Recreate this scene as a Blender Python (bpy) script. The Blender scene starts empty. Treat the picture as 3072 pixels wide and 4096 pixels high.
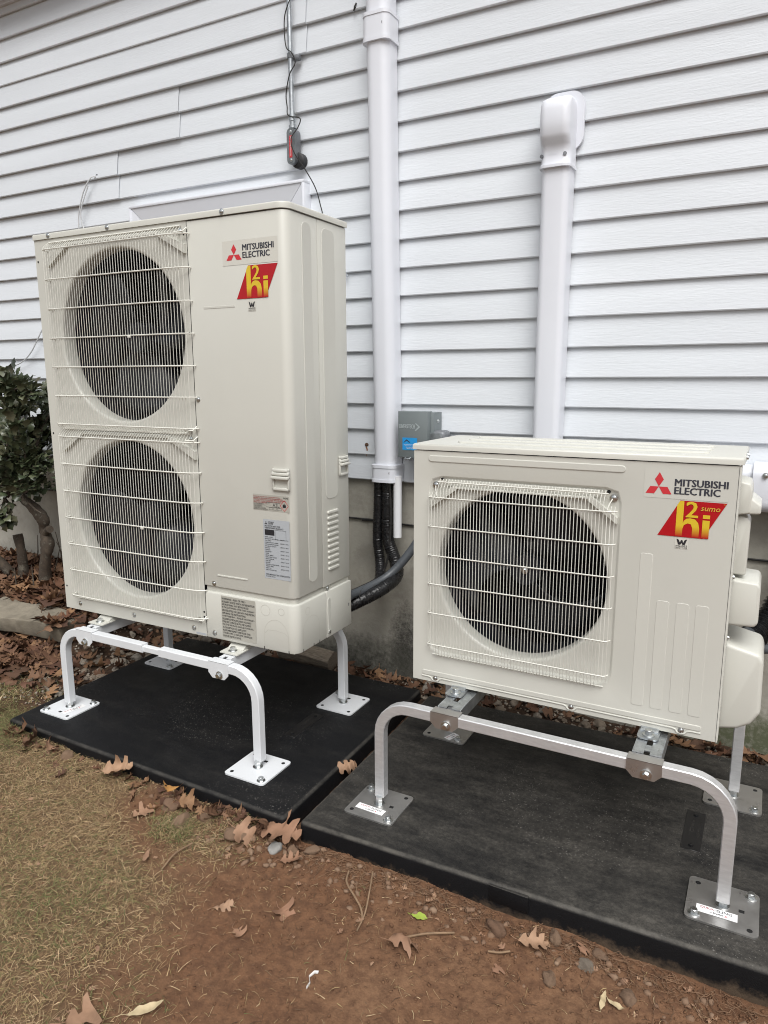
import bpy, bmesh, math, random
from mathutils import Vector, Matrix, noise
rnd = random.Random(7)
SC = bpy.context.scene
COL = SC.collection
# ---------------------------------------------------------------- camera
f_px, pit, yaw, rol, CAMZ = 2857.0, .1875, .4936, -.0032, 1.21
cy_, sy_ = math.cos(yaw), math.sin(yaw); cp_, sp_ = math.cos(pit), math.sin(pit)
F_ = Vector((-sy_*cp_, cy_*cp_, -sp_)); R_ = Vector((cy_, sy_, 0)); U_ = R_.cross(F_)
R2_ = R_*math.cos(rol)+U_*math.sin(rol); U2_ = -R_*math.sin(rol)+U_*math.cos(rol)
cam = bpy.data.cameras.new('camera'); co = bpy.data.objects.new('camera', cam); COL.objects.link(co)
cam.sensor_fit = 'VERTICAL'; cam.sensor_height = 36; cam.lens = 36*f_px/4096
cam.clip_start = .02; cam.clip_end = 500
mw = Matrix((R2_, U2_, -F_)).transposed().to_4x4(); mw.translation = Vector((0, 0, CAMZ)); co.matrix_world = mw
SC.camera = co
SC.cycles.filter_width = 1.05
# ---------------------------------------------------------------- light: soft overcast daylight
W = bpy.data.worlds.new('World'); SC.world = W; W.use_nodes = True
wn = W.node_tree; wn.nodes.clear()
sky = wn.nodes.new('ShaderNodeTexSky'); sky.sky_type = 'NISHITA'; sky.sun_disc = False
sky.sun_elevation = math.radians(52); sky.sun_rotation = math.radians(147)
sky.air_density = 1.0; sky.dust_density = 4.0; sky.ozone_density = 1.0
hs = wn.nodes.new('ShaderNodeHueSaturation'); hs.inputs['Saturation'].default_value = .22
bg = wn.nodes.new('ShaderNodeBackground'); bg.inputs['Strength'].default_value = .068
wo = wn.nodes.new('ShaderNodeOutputWorld')
wn.links.new(sky.outputs[0], hs.inputs['Color']); wn.links.new(hs.outputs[0], bg.inputs[0]); wn.links.new(bg.outputs[0], wo.inputs[0])
sl = bpy.data.lights.new('sun', 'SUN'); sl.energy = 1.5; sl.angle = math.radians(42); sl.color = (1, .99, .97)
so = bpy.data.objects.new('sun', sl); COL.objects.link(so)
so.rotation_euler = Vector((.50, -.78, 1.40)).to_track_quat('Z', 'Y').to_euler()
SC.view_settings.view_transform = 'Standard'; SC.view_settings.look = 'None'
SC.view_settings.exposure = .92; SC.view_settings.gamma = 1; SC.view_settings.use_curve_mapping = False

# ---------------------------------------------------------------- helpers
def smooth(a, b, x):
    t = max(0, min(1, (x-a)/(b-a))); return t*t*(3-2*t)
def lerp(a, b, t): return a+(b-a)*t
def obj(name, bm, mat, parent=None, loc=None, ang=40):
    if isinstance(bm, bpy.types.Mesh): me = bm
    else:
        me = bpy.data.meshes.new(name); bm.to_mesh(me); bm.free()
        me.materials.append(mat)
        me.polygons.foreach_set('use_smooth', [True]*len(me.polygons))
        ar = [q.area for q in me.polygons]; mean = sum(ar)/max(1, len(ar))
        for q, a in zip(me.polygons, ar):
            if a > 3*mean and a > 5e-5: q.use_smooth = False
        if ang: me.set_sharp_from_angle(angle=math.radians(ang))
    o = bpy.data.objects.new(name, me); COL.objects.link(o)
    if parent: o.parent = parent
    if loc is not None: o.location = loc
    return o
def tag(o, label=None, cat=None, group=None, kind=None):
    for k, v in (('label', label), ('category', cat), ('group', group), ('kind', kind)):
        if v: o[k] = v
    return o
def thing(name, label, cat, loc=(0, 0, 0), rz=0, group=None):
    o = bpy.data.objects.new(name, None); o.empty_display_size = .05; COL.objects.link(o)
    o.location = loc; o.rotation_euler = (0, 0, rz)
    return tag(o, label, cat, group)
def new(): return bmesh.new()
def box(bm, a, b, bev=0, seg=2):
    vs = [bm.verts.new((x, y, z)) for x in (a[0], b[0]) for y in (a[1], b[1]) for z in (a[2], b[2])]
    fs = [bm.faces.new([vs[i] for i in q]) for q in ((0, 1, 3, 2), (4, 6, 7, 5), (0, 4, 5, 1), (2, 3, 7, 6), (0, 2, 6, 4), (1, 5, 7, 3))]
    if bev:
        es = list({e for f in fs for e in f.edges})
        bmesh.ops.bevel(bm, geom=es, offset=bev, segments=seg, profile=.5, affect='EDGES', clamp_overlap=True)
    return vs
def bx(a, b, bev=0, seg=2):
    bm = new(); box(bm, a, b, bev, seg); return bm
def circ(r, n, r2=None): return [(r*math.cos(2*math.pi*i/n), (r2 or r)*math.sin(2*math.pi*i/n)) for i in range(n)]
def rrect(hw, hh, r, k=3):
    out = []
    for cx, cy, a0 in ((hw-r, hh-r, 0), (-hw+r, hh-r, 90), (-hw+r, -hh+r, 180), (hw-r, -hh+r, 270)):
        for i in range(k+1):
            a = math.radians(a0+90*i/k); out.append((cx+r*math.cos(a), cy+r*math.sin(a)))
    return out
def sweep(bm, pts, prof, ref=None, cap=True, scale=None):
    pts = [Vector(p) for p in pts]; rings = []; n = len(pts); side = None
    for i, p in enumerate(pts):
        t = (pts[min(i+1, n-1)]-pts[max(i-1, 0)]).normalized()
        if ref is not None: a = (Vector(ref)-t*t.dot(Vector(ref))).normalized()
        else:
            if side is None: side = t.orthogonal()
            a = (side-t*t.dot(side)).normalized(); side = a
        b = t.cross(a); s = scale[i] if scale else 1
        rings.append([bm.verts.new(p+a*(x*s)+b*(y*s)) for x, y in prof])
    m = len(prof)
    for r0, r1 in zip(rings, rings[1:]):
        for j in range(m): bm.faces.new((r0[j], r0[(j+1) % m], r1[(j+1) % m], r1[j]))
    if cap: bm.faces.new(rings[0][::-1]); bm.faces.new(rings[-1])
def tube(pts, r, n=8, **k):
    bm = new(); sweep(bm, pts, circ(r, n), **k); return bm
def spline(P, k=6):
    P = [Vector(p) for p in P]; Q = [P[0]*2-P[1]]+P+[P[-1]*2-P[-2]]; out = []
    for i in range(1, len(Q)-2):
        a, b, c, d = Q[i-1:i+3]
        for j in range(k):
            t = j/k
            out.append(.5*((2*b)+(c-a)*t+(2*a-5*b+4*c-d)*t*t+(3*b-a-3*c+d)*t*t*t))
    return out+[P[-1]]
def prism(bm, pts, o, ax, ay, d):
    """extrude polygon pts (2d) from origin o along vector d"""
    o, ax, ay, d = Vector(o), Vector(ax), Vector(ay), Vector(d)
    v0 = [bm.verts.new(o+ax*x+ay*y) for x, y in pts]; v1 = [bm.verts.new(v.co+d) for v in v0]
    n = len(pts); fs = []
    for i in range(n): fs.append(bm.faces.new((v0[i], v0[(i+1) % n], v1[(i+1) % n], v1[i])))
    fs.append(bm.faces.new(v0[::-1])); fs.append(bm.faces.new(v1))
    bmesh.ops.recalc_face_normals(bm, faces=fs)
    return fs, v1
def lathe(bm, o, ax, prof, n=16):
    """prof: (radius, height along ax)"""
    ax = Vector(ax).normalized(); a = ax.orthogonal().normalized(); b = ax.cross(a); o = Vector(o); rings = []
    for r, h in prof:
        rings.append([bm.verts.new(o+ax*h+(a*math.cos(2*math.pi*i/n)+b*math.sin(2*math.pi*i/n))*max(r, 1e-5)) for i in range(n)])
    for r0, r1 in zip(rings, rings[1:]):
        for j in range(n): bm.faces.new((r0[j], r0[(j+1) % n], r1[(j+1) % n], r1[j]))
    bm.faces.new(rings[0][::-1]); bm.faces.new(rings[-1])
def hexbolt(o, ax, r, h, washer=True):
    bm = new()
    if washer: lathe(bm, o, ax, [(r*1.55, 0), (r*1.55, r*.25), (r*1.45, r*.3)], 14)
    lathe(bm, Vector(o)+Vector(ax)*(r*.3 if washer else 0), ax, [(r, 0), (r, h*.9), (r*.85, h)], 6)
    return bm
def screw(o, ax, r):
    bm = new(); lathe(bm, o, ax, [(r*1.5, 0), (r*1.5, r*.15), (r, r*.2), (r*.95, r*.7), (r*.5, r*.9)], 10); return bm

# ---------------------------------------------------------------- materials
def mat(name, c, rough=.5, metal=0, var=.0, vscale=8, bump=0, bscale=60, spec=.5, stretch=None, c2=None, dirt=None, rvar=0, coords='Object'):
    m = bpy.data.materials.new(name); m.use_nodes = True; nt = m.node_tree; L = nt.links
    p = nt.nodes['Principled BSDF']
    p.inputs['Base Color'].default_value = (*c, 1); p.inputs['Roughness'].default_value = rough
    p.inputs['Metallic'].default_value = metal; p.inputs['Specular IOR Level'].default_value = spec
    tc = nt.nodes.new('ShaderNodeTexCoord'); src = tc.outputs[coords]
    if stretch:
        mp = nt.nodes.new('ShaderNodeMapping'); mp.inputs['Scale'].default_value = stretch; L.new(src, mp.inputs[0]); src = mp.outputs[0]
    m['src'] = 0
    def nz(scale, detail=6, rough_=.6, s=None):
        n = nt.nodes.new('ShaderNodeTexNoise'); n.inputs['Scale'].default_value = scale; n.inputs['Detail'].default_value = detail
        n.inputs['Roughness'].default_value = rough_; L.new(s or src, n.inputs['Vector']); return n
    def ramp(n, a, b, ca=0, cb=1, out=None):
        r = nt.nodes.new('ShaderNodeMapRange'); r.inputs[1].default_value = a; r.inputs[2].default_value = b
        r.inputs[3].default_value = ca; r.inputs[4].default_value = cb; L.new(out or n.outputs[0], r.inputs[0]); return r
    def mix(fac, a, b):
        x = nt.nodes.new('ShaderNodeMix'); x.data_type = 'RGBA'
        for v, i in ((fac, 0), (a, 6), (b, 7)):
            if isinstance(v, (tuple, list)): x.inputs[i].default_value = (*v[:3], 1)
            elif isinstance(v, (int, float)): x.inputs[i].default_value = v
            else: L.new(v, x.inputs[i])
        return x.outputs[2]
    col = None
    if var or c2:
        n = nz(vscale); d = c2 or tuple(x*(1-var) for x in c)
        col = mix(ramp(n, .35, .65).outputs[0], c, d)
    if dirt:
        dc, ds, lo, hi, amt = dirt
        n = nz(ds, 8, .7, tc.outputs[coords]); col = mix(ramp(n, lo, hi, 0, amt).outputs[0], col if col is not None else c, dc)
    if col is not None: L.new(col, p.inputs['Base Color'])
    if rvar:
        n = nz(vscale*2.3); L.new(ramp(n, .3, .7, rough-rvar, rough+rvar).outputs[0], p.inputs['Roughness'])
    if bump:
        n = nz(bscale); b = nt.nodes.new('ShaderNodeBump'); b.inputs['Strength'].default_value = bump; b.inputs['Distance'].default_value = .006 if name == 'soil' else .003
        L.new(n.outputs[0], b.inputs['Height']); L.new(b.outputs[0], p.inputs['Normal'])
    m['h'] = 0
    mat.last = (nt, p, L, nz, ramp, mix, col, tc)
    return m
M = {}
M['cream'] = mat('cream_enamel', (.560, .558, .508), .38, 0, .035, 3, .04, 220, rvar=.07, dirt=((.49, .482, .43), 7, .56, .85, .35))
M['cream_wire'] = mat('cream_coated_wire', (.66, .655, .60), .42)
M['cream_dark'] = mat('cream_recess', (.48, .472, .42), .5)
M['siding'] = mat('pale_grey_vinyl_siding', (.650, .682, .718), .5, 0, .06, .9, .3, 18, stretch=(1.2, 1, 9), dirt=((.50, .51, .52), 2.2, .58, .8, .25))
nt, p, L, nz, ramp, mix, col, tc = mat.last
_oi = nt.nodes.new('ShaderNodeObjectInfo'); _hs = nt.nodes.new('ShaderNodeHueSaturation'); L.new(ramp(None, 0, 1, .965, 1.03, _oi.outputs['Random']).outputs[0], _hs.inputs['Value'])
L.new(p.inputs['Base Color'].links[0].from_socket, _hs.inputs['Color']); L.new(_hs.outputs[0], p.inputs['Base Color'])
M['vinyl'] = mat('white_vinyl', (.69, .71, .76), .38, 0, .03, 4, .03, 40)
M['pvc'] = mat('white_pvc', (.72, .73, .75), .35)
M['white_paint'] = mat('white_powder_coat', (.66, .68, .70), .36, 0, .04, 14, .06, 150)
M['plate_white'] = mat('white_plate_speckled', (.66, .68, .70), .36, 0, 0, 1, .05, 150, dirt=((.25, .24, .23), 160, .66, .70, .7))
M['alu'] = mat('mill_aluminium', (.70, .71, .72), .42, .62, .12, 30, .05, 60, stretch=(1, 1, 4), rvar=.08)
M['stainless'] = mat('stainless_steel', (.50, .49, .475), .36, .85, .12, 9, .04, 40, rvar=.1, dirt=((.16, .13, .10), 18, .58, .75, .4))
M['galv'] = mat('galvanised_steel', (.55, .58, .60), .36, .9, .3, 40, .05, 80, rvar=.12)
M['zinc'] = mat('zinc_bolt', (.62, .64, .64), .28, 1)
M['cast'] = mat('grey_cast_metal', (.19, .20, .215), .5, .3, .2, 60, .2, 140)
M['cast_lid'] = mat('grey_stamped_lid', (.25, .27, .28), .42, .6, .35, 50, .1, 140)
M['box_grey'] = mat('grey_painted_steel', (.165, .19, .195), .42, 0, .06, 6, .03, 200)
M['rubber'] = mat('black_rubber', (.014, .014, .016), .55)
M['tape'] = mat('black_insulation_wrap', (.012, .012, .013), .3, 0, .4, 30, 1.0, 55, rvar=.12)
M['hose_grey'] = mat('grey_liquid_tight_hose', (.075, .083, .092), .42, 0, .1, 20)
M['cable_blk'] = mat('black_cable', (.02, .019, .018), .5)
M['cable_wht'] = mat('white_cable', (.55, .56, .57), .5)
M['coil'] = mat('dark_coil', (.005, .006, .009), .6, spec=.2)
M['blade'] = mat('dark_grey_fan_plastic', (.008, .010, .014), .5, 0, .1, 5, spec=.35)
M['strut'] = mat('dull_grey_strut', (.12, .12, .12), .5, .3)
M['hole'] = mat('dark_hole', (.008, .008, .008), .9)
M['black_ink'] = mat('black_print', (.018, .018, .022), .5)
M['navy_ink'] = mat('charcoal_print', (.035, .037, .05), .45)
M['red_ink'] = mat('red_print', (.56, .035, .045), .4)
M['dkred_ink'] = mat('dark_red_print', (.35, .03, .04), .4)
M['red_label'] = mat('crimson_label', (.42, .008, .014), .22, 0, .1, 25)
M['gold'] = mat('gold_print', (.62, .42, .06), .3)
M['sticker_cream'] = mat('cream_sticker', (.60, .592, .535), .35)
M['sticker_white'] = mat('white_sticker', (.80, .80, .80), .3)
M['sticker_grey'] = mat('pale_grey_sticker', (.40, .425, .45), .38)
M['sticker_beige'] = mat('beige_warning_sticker', (.39, .38, .335), .4)
M['sticker_blue'] = mat('blue_sticker', (.02, .27, .62), .35)
M['wood_old'] = mat('weathered_wood', (.23, .19, .145), .9, 0, .5, 30, .8, 60, stretch=(1, 8, 8))
M['bark'] = mat('dark_bark', (.085, .064, .046), .92, 0, .65, 34, 1.0, 38, dirt=((.20, .18, .14), 34, .54, .66, .7))
M['block'] = mat('concrete_edging', (.24, .21, .16), .92, 0, .3, 22, .9, 120, dirt=((.12, .10, .07), 6, .5, .7, .6))
# gold letters fading to red at their foot (print, object space z carried by uv-less position attribute)
def fade_mat(name, z0, z1):
    m = mat(name, (.62, .42, .05), .28); nt, p, L, nz, ramp, mix, col, tc = mat.last
    sx = nt.nodes.new('ShaderNodeSeparateXYZ'); L.new(tc.outputs['Object'], sx.inputs[0])
    r = ramp(None, z0, z1, 0, 1, sx.outputs[2]); L.new(mix(r.outputs[0], (.42, .012, .012), (.66, .47, .03)), p.inputs['Base Color'])
    return m
# concrete foundation
M['concrete'] = mat('poured_concrete', (.42, .40, .345), .92, 0, .28, 5, .5, 60)
nt, p, L, nz, ramp, mix, col, tc = mat.last
n1 = nz(7, 10, .75); r1 = ramp(n1, .50, .62, 0, .6); c1 = mix(r1.outputs[0], col, (.25, .235, .20))
def blob(cx, cz, sx_, sz_, lo, hi, scale=26):
    sep = nt.nodes.new('ShaderNodeSeparateXYZ'); L.new(tc.outputs['Object'], sep.inputs[0])
    def mth(op, a, b):
        q = nt.nodes.new('ShaderNodeMath'); q.operation = op
        for i, v in enumerate((a, b)):
            if isinstance(v, (int, float)): q.inputs[i].default_value = v
            else: L.new(v, q.inputs[i])
        return q.outputs[0]
    dx = mth('MULTIPLY', mth('SUBTRACT', sep.outputs[0], cx), 1/sx_); dz = mth('MULTIPLY', mth('SUBTRACT', sep.outputs[2], cz), 1/sz_)
    d2 = mth('ADD', mth('MULTIPLY', dx, dx), mth('MULTIPLY', dz, dz))
    n = nz(scale, 9, .8); v = mth('SUBTRACT', mth('ADD', mth('MULTIPLY', n.outputs[0], 1.2), .42), mth('MULTIPLY', d2, .42))
    return ramp(None, lo, hi, 0, .92, v).outputs[0]
c1 = mix(blob(-1.26, .10, .085, .20, .55, 1.05, 48), c1, (.030, .028, .024))
c1 = mix(blob(-1.40, .0, .5, .12, .50, 1.1, 40), c1, (.045, .045, .035))
c1 = mix(blob(.10, .02, .5, .10, .5, 1.0, 40), c1, (.060, .070, .030))
L.new(c1, p.inputs['Base Color'])
# pads: black plastic with dust
def pad_mat(name, dust, amt, lo, hi):
    m = mat(name, (.0060, .0063, .0074), .55, 0, .2, 4, .45, 320, rvar=.08, spec=.22)
    nt, p, L, nz, ramp, mix, col, tc = mat.last
    def mul(a, b):
        q = nt.nodes.new('ShaderNodeMath'); q.operation = 'MULTIPLY'; L.new(a, q.inputs[0]); L.new(b, q.inputs[1]); return q.outputs[0]
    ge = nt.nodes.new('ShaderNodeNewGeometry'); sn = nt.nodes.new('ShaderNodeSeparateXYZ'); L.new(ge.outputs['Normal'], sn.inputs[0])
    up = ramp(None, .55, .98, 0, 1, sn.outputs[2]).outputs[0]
    mp = nt.nodes.new('ShaderNodeMapping'); mp.inputs['Scale'].default_value = (1, 3.4, 1); mp.inputs['Rotation'].default_value = (0, 0, .6); L.new(tc.outputs['Object'], mp.inputs[0])
    n = nz(3.2, 9, .72, mp.outputs[0]); n2 = nz(7, 8, .75); fine = nz(110, 6, .8); sp = nz(230, 2, .5)
    a = mul(ramp(n, lo, hi, 0, 1).outputs[0], ramp(n2, .30, .62, .35, 1).outputs[0]); b = ramp(fine, .40, .72, .35*amt, amt).outputs[0]
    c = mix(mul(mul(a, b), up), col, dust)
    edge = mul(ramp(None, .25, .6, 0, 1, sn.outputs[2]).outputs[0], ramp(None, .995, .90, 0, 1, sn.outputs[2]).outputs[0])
    c = mix(mul(edge, ramp(nz(16, 7, .7), .36, .62, .15, .8).outputs[0]), c, tuple(x*.75 for x in dust))  # paler dusty, worn rim that also paints in the rounded edge's highlight
    big = nz(2.6, 4, .6); s1 = ramp(sp, .66, .70, 0, .8); s2 = ramp(big, .50, .60, 0, 1)
    c = mix(mul(mul(s1.outputs[0], s2.outputs[0]), up), c, (.20, .19, .175))
    if amt > .5:   # dried soil splashes low on the sides
        sp3 = nt.nodes.new('ShaderNodeSeparateXYZ'); L.new(tc.outputs['Object'], sp3.inputs[0])
        zr = ramp(None, .125, .075, 0, .5, sp3.outputs[2]); nn = nz(22, 7, .75)
        m3 = nt.nodes.new('ShaderNodeMath'); m3.operation = 'ADD'; L.new(zr.outputs[0], m3.inputs[0]); L.new(nn.outputs[0], m3.inputs[1])
        c = mix(mul(ramp(None, .74, .98, 0, .6, m3.outputs[0]).outputs[0], ramp(None, .2, .1, 0, 1, sn.outputs[2]).outputs[0]), c, (.115, .082, .055))
    L.new(c, p.inputs['Base Color'])
    return m
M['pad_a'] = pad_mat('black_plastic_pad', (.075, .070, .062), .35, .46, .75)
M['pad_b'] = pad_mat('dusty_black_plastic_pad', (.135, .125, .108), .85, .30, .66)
M['pad_plate'] = mat('glossy_black_insert', (.008, .008, .009), .3)
M['mud'] = mat('mud_smear', (.13, .09, .055), .9, 0, .4, 40, .5, 120)
# leaves, stones: colour varies from piece to piece
def rand_mat(name, cols, rough, bump, bscale, spotc=None, spec=.3, veins=False):
    m = mat(name, cols[0], rough, 0, 0, 1, bump, bscale, spec=spec)
    nt, p, L, nz, ramp, mix, col, tc = mat.last
    oi = nt.nodes.new('ShaderNodeObjectInfo'); at = nt.nodes.new('ShaderNodeAttribute'); at.attribute_name = 'tint'
    ad = nt.nodes.new('ShaderNodeMath'); ad.operation = 'ADD'; L.new(oi.outputs['Random'], ad.inputs[0]); L.new(at.outputs['Fac'], ad.inputs[1])
    fr = nt.nodes.new('ShaderNodeMath'); fr.operation = 'FRACT'; L.new(ad.outputs[0], fr.inputs[0])
    cr = nt.nodes.new('ShaderNodeValToRGB'); e = cr.color_ramp.elements
    e[0].position = 0; e[0].color = (*cols[0], 1); e[1].position = 1; e[1].color = (*cols[-1], 1)
    for i, c in enumerate(cols[1:-1]):
        q = e.new((i+1)/(len(cols)-1)); q.color = (*c, 1)
    L.new(fr.outputs[0], cr.inputs[0])
    n = nz(14 if not spotc else 22, 7, .7)
    c = mix(ramp(n, .35, .7, 0, .65).outputs[0], cr.outputs[0], spotc or tuple(x*.45 for x in cols[0]))
    L.new(c, p.inputs['Base Color']); return m
M['leaf'] = rand_mat('dry_oak_leaf', [(.150, .074, .042), (.085, .042, .027), (.22, .125, .072), (.115, .058, .034), (.29, .165, .085), (.066, .036, .025), (.18, .085, .05)], .72, .35, 60)
M['leaf_tan'] = rand_mat('pale_dry_leaf', [(.32, .19, .12), (.38, .24, .15), (.27, .145, .09)], .68, .3, 60)
M['leaf_orange'] = rand_mat('orange_dry_leaf', [(.42, .20, .06), (.45, .24, .08)], .65, .3, 60)
M['leaf_pale'] = mat('straw_coloured_leaf', (.50, .40, .24), .7, 0, .3, 30)
M['leaf_green'] = mat('fresh_green_leaf', (.33, .43, .07), .45, 0, .2, 30)
M['stone'] = rand_mat('river_stone', [(.30, .255, .20), (.22, .175, .135), (.38, .335, .275), (.18, .14, .105), (.33, .31, .275), (.26, .19, .14)], .88, .9, 38, spotc=(.15, .115, .08))
M['stone_dirty'] = rand_mat("soil_stained_stone", [(.20, .125, .08), (.25, .17, .115), (.17, .10, .065)], .92, .9, 38, spotc=(.13, .075, .045))
M['stone_grey'] = mat('pale_grey_stone', (.33, .32, .30), .85, 0, .4, 40, .5, 80)
M['holly'] = rand_mat('holly_leaf', [(.062, .080, .042), (.090, .108, .058), (.044, .058, .032), (.14, .15, .085), (.085, .075, .045)], .32, .1, 40, spotc=(.022, .032, .016), spec=.5)
M['twig'] = mat('dry_twig', (.26, .17, .10), .85, 0, .3, 40)
M['root'] = mat('fine_root', (.20, .115, .065), .9, 0, .4, 30)
M['scrap'] = mat('white_scrap', (.80, .80, .78), .5)
# ground: dirt with thatch tint where the lawn mask says so
M['ground'] = mat('soil', (.13, .066, .036), .95, 0, 0, 1, .9, 55, spec=.2)
nt, p, L, nz, ramp, mix, col, tc = mat.last
n1 = nz(3.0, 8, .65); n2 = nz(40, 8, .7); n3 = nz(130, 4, .7)
c = mix(ramp(n1, .35, .65).outputs[0], (.146, .073, .039), (.190, .106, .060))
c = mix(ramp(n2, .40, .62, 0, .75).outputs[0], c, (.082, .042, .025))
c = mix(ramp(n3, .60, .70, 0, .6).outputs[0], c, (.20, .125, .075))
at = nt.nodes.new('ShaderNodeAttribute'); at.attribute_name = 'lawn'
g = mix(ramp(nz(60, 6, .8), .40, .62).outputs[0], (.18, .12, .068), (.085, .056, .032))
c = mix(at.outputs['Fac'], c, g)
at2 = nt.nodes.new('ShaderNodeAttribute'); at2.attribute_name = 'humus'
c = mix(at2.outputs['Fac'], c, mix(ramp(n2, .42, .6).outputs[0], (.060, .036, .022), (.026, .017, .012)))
L.new(c, p.inputs['Base Color'])
M['grass'] = mat('dry_grass_blades', (.3, .22, .1), .75, spec=.25)
nt, p, L, nz, ramp, mix, col, tc = mat.last
at = nt.nodes.new('ShaderNodeAttribute'); at.attribute_name = 'tone'; L.new(at.outputs['Color'], p.inputs['Base Color'])
M['roof'] = mat('grey_shingles', (.10, .10, .105), .9, 0, .4, 12)
M['soffit'] = mat('taupe_soffit', (.30, .285, .26), .6)
M['glass'] = mat('window_glass', (.05, .06, .065), .06)

# ---------------------------------------------------------------- lettering
_fc = {}
def glyphs(body, bold=0.0):
    k = (body, bold)
    if k not in _fc:
        cu = bpy.data.curves.new('t', 'FONT'); cu.body = body; cu.size = 1; cu.resolution_u = 2; cu.offset = bold
        o = bpy.data.objects.new('t', cu); me = bpy.data.meshes.new_from_object(o)
        vs = [(v.co.x, v.co.y) for v in me.vertices]; fs = [tuple(q.vertices) for q in me.polygons]
        bpy.data.objects.remove(o); bpy.data.curves.remove(cu); bpy.data.meshes.remove(me)
        _fc[k] = (vs, fs)
    return _fc[k]
def write(bm, body, x0, y0, w, h, P, bold=0, shear=0, caps=True):
    """fit body into the box x0,y0,w,h of plane P(x,y)->Vector; w may be None (keeps aspect)"""
    vs, fs = glyphs(body)
    if not vs: return
    xa = min(v[0] for v in vs); xb = max(v[0] for v in vs); ya = min(v[1] for v in vs); yb = max(v[1] for v in vs)
    sy = h/(yb-ya); sx = sy if w is None else w/(xb-xa); O = P(0, 0); nrm = (P(1, 0)-O).cross(P(0, 1)-O).normalized()
    for k, dx in enumerate((0,) if not bold else (-1, -.33, .33, 1)):
        nv = [bm.verts.new(P(x0+(x-xa)*sx+shear*(y-ya)*sy+dx*bold*h, y0+(y-ya)*sy+(dx*bold*h*.35 if k % 2 else -dx*bold*h*.35))+nrm*(.00009*k)) for x, y in vs]
        for f in fs:
            try: bm.faces.new([nv[i] for i in f])
            except ValueError: pass
def front(off): return lambda x, y: Vector((x, -off, y))
def poly(bm, pts, P): bm.faces.new([bm.verts.new(P(x, y)) for x, y in pts])
def sheet(pts, P):
    bm = new(); poly(bm, pts, P); return bm
def rectp(x0, y0, x1, y1): return [(x0, y0), (x1, y0), (x1, y1), (x0, y1)]

# ---------------------------------------------------------------- ground
PAD_A = [(-2.333, 1.466), (-1.101, 1.449), (-1.118, 2.386), (-2.350, 2.392)]
PAD_B = [(-1.056, 1.458), (.166, 1.496), (.146, 2.398), (-1.074, 2.362)]
def bank(x, y):
    return .165*smooth(-2.42, -2.85, x)*smooth(1.93, 2.16, y)+.05*smooth(-2.5, -3.1, x)*smooth(2.1, 2.5, y)+.02*smooth(-2.4, -3, x)*smooth(1.5, 1.95, y)
def base_h(x, y):
    b = lerp(-.032, -.088, max(0, min(1, (x+2.3)/2.4)))
    b = lerp(b, -.035, smooth(1.9, 2.4, y)) if y > 1.9 else b
    return b+bank(x, y)
def lawn(x, y):
    """how grassy the ground is"""
    edge = -1.22+.20*(1.35-y)+.30*noise.noise((x*2.1, y*2.1, 3.3))+.16*noise.noise((x*6, y*6, 1.1))
    g = smooth(edge+.10, edge-.30, x)
    g *= smooth(-.40, .12, noise.noise((x*3.6, y*3.6, 8.8))+.20+.30*smooth(-1.3, -2.3, x))
    if y > 1.45: g *= 1-smooth(1.5, 1.62, y)*smooth(-2.9, -2.5, x)*.9
    return max(0, min(1, g))*(1-smooth(1.62, 1.85, y+.12*noise.noise((x*4, 0, 0))))
def ground_h(x, y):
    z = base_h(x, y)+.008*noise.noise((x*2.3, y*2.3, 0))+.0045*noise.noise((x*9, y*9, 5))
    if -4.5 < x < 1.2 and .2 < y < 2.6:
        z += .0042*noise.noise((x*24, y*24, 2))+.0030*noise.noise((x*60, y*60, 4))
        # soil heaped against the pads
        if y < 1.5: z += .018*smooth(1.30, 1.46, y)*(.4+noise.noise((x*5, 2, 0))); z += .022*math.exp(-((x+1.23)/.10)**2-((y-1.41)/.06)**2)
    return z
def axis_pts(lo, hi, step, far):
    out = [lo+i*step for i in range(int(round((hi-lo)/step))+1)]; s = step; a = out[0]; b = out[-1]
    while b < far:
        s *= 1.35; a -= s; b += s; out.insert(0, a); out.append(b)
    return out
def on_pad(x, y):
    for P in (PAD_A, PAD_B):
        if P[0][0]-.01 < x < P[1][0]+.01 and P[0][1]+.0 < y < P[2][1]+.02: return True
    return False
xs = axis_pts(-4.1, .7, .0155, 70); ys = axis_pts(.35, 2.6, .0155, 70)
ver = []; lw = []; hu = []
for y in ys:
    for x in xs:
        z = ground_h(x, y)
        if PAD_A[0][0]+.03 < x < PAD_B[1][0]-.03 and 1.50 < y < 2.34 and not (-1.11 < x < -1.05): z = -.13
        ver.append((x, y, z)); lw.append(lawn(x, y)*.92)
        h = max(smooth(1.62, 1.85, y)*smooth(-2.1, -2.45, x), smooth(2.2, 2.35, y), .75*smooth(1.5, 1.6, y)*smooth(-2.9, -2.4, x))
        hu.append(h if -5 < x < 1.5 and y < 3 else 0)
nx = len(xs); fac = [(j*nx+i, j*nx+i+1, (j+1)*nx+i+1, (j+1)*nx+i) for j in range(len(ys)-1) for i in range(nx-1)]
me = bpy.data.meshes.new('ground'); me.from_pydata(ver, [], fac)
for nm, dat in (('lawn', lw), ('humus', hu)):
    a = me.attributes.new(nm, 'FLOAT', 'POINT'); a.data.foreach_set('value', dat)
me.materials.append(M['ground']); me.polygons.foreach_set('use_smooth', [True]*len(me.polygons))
tag(obj('ground', me, None), kind='structure')

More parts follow.
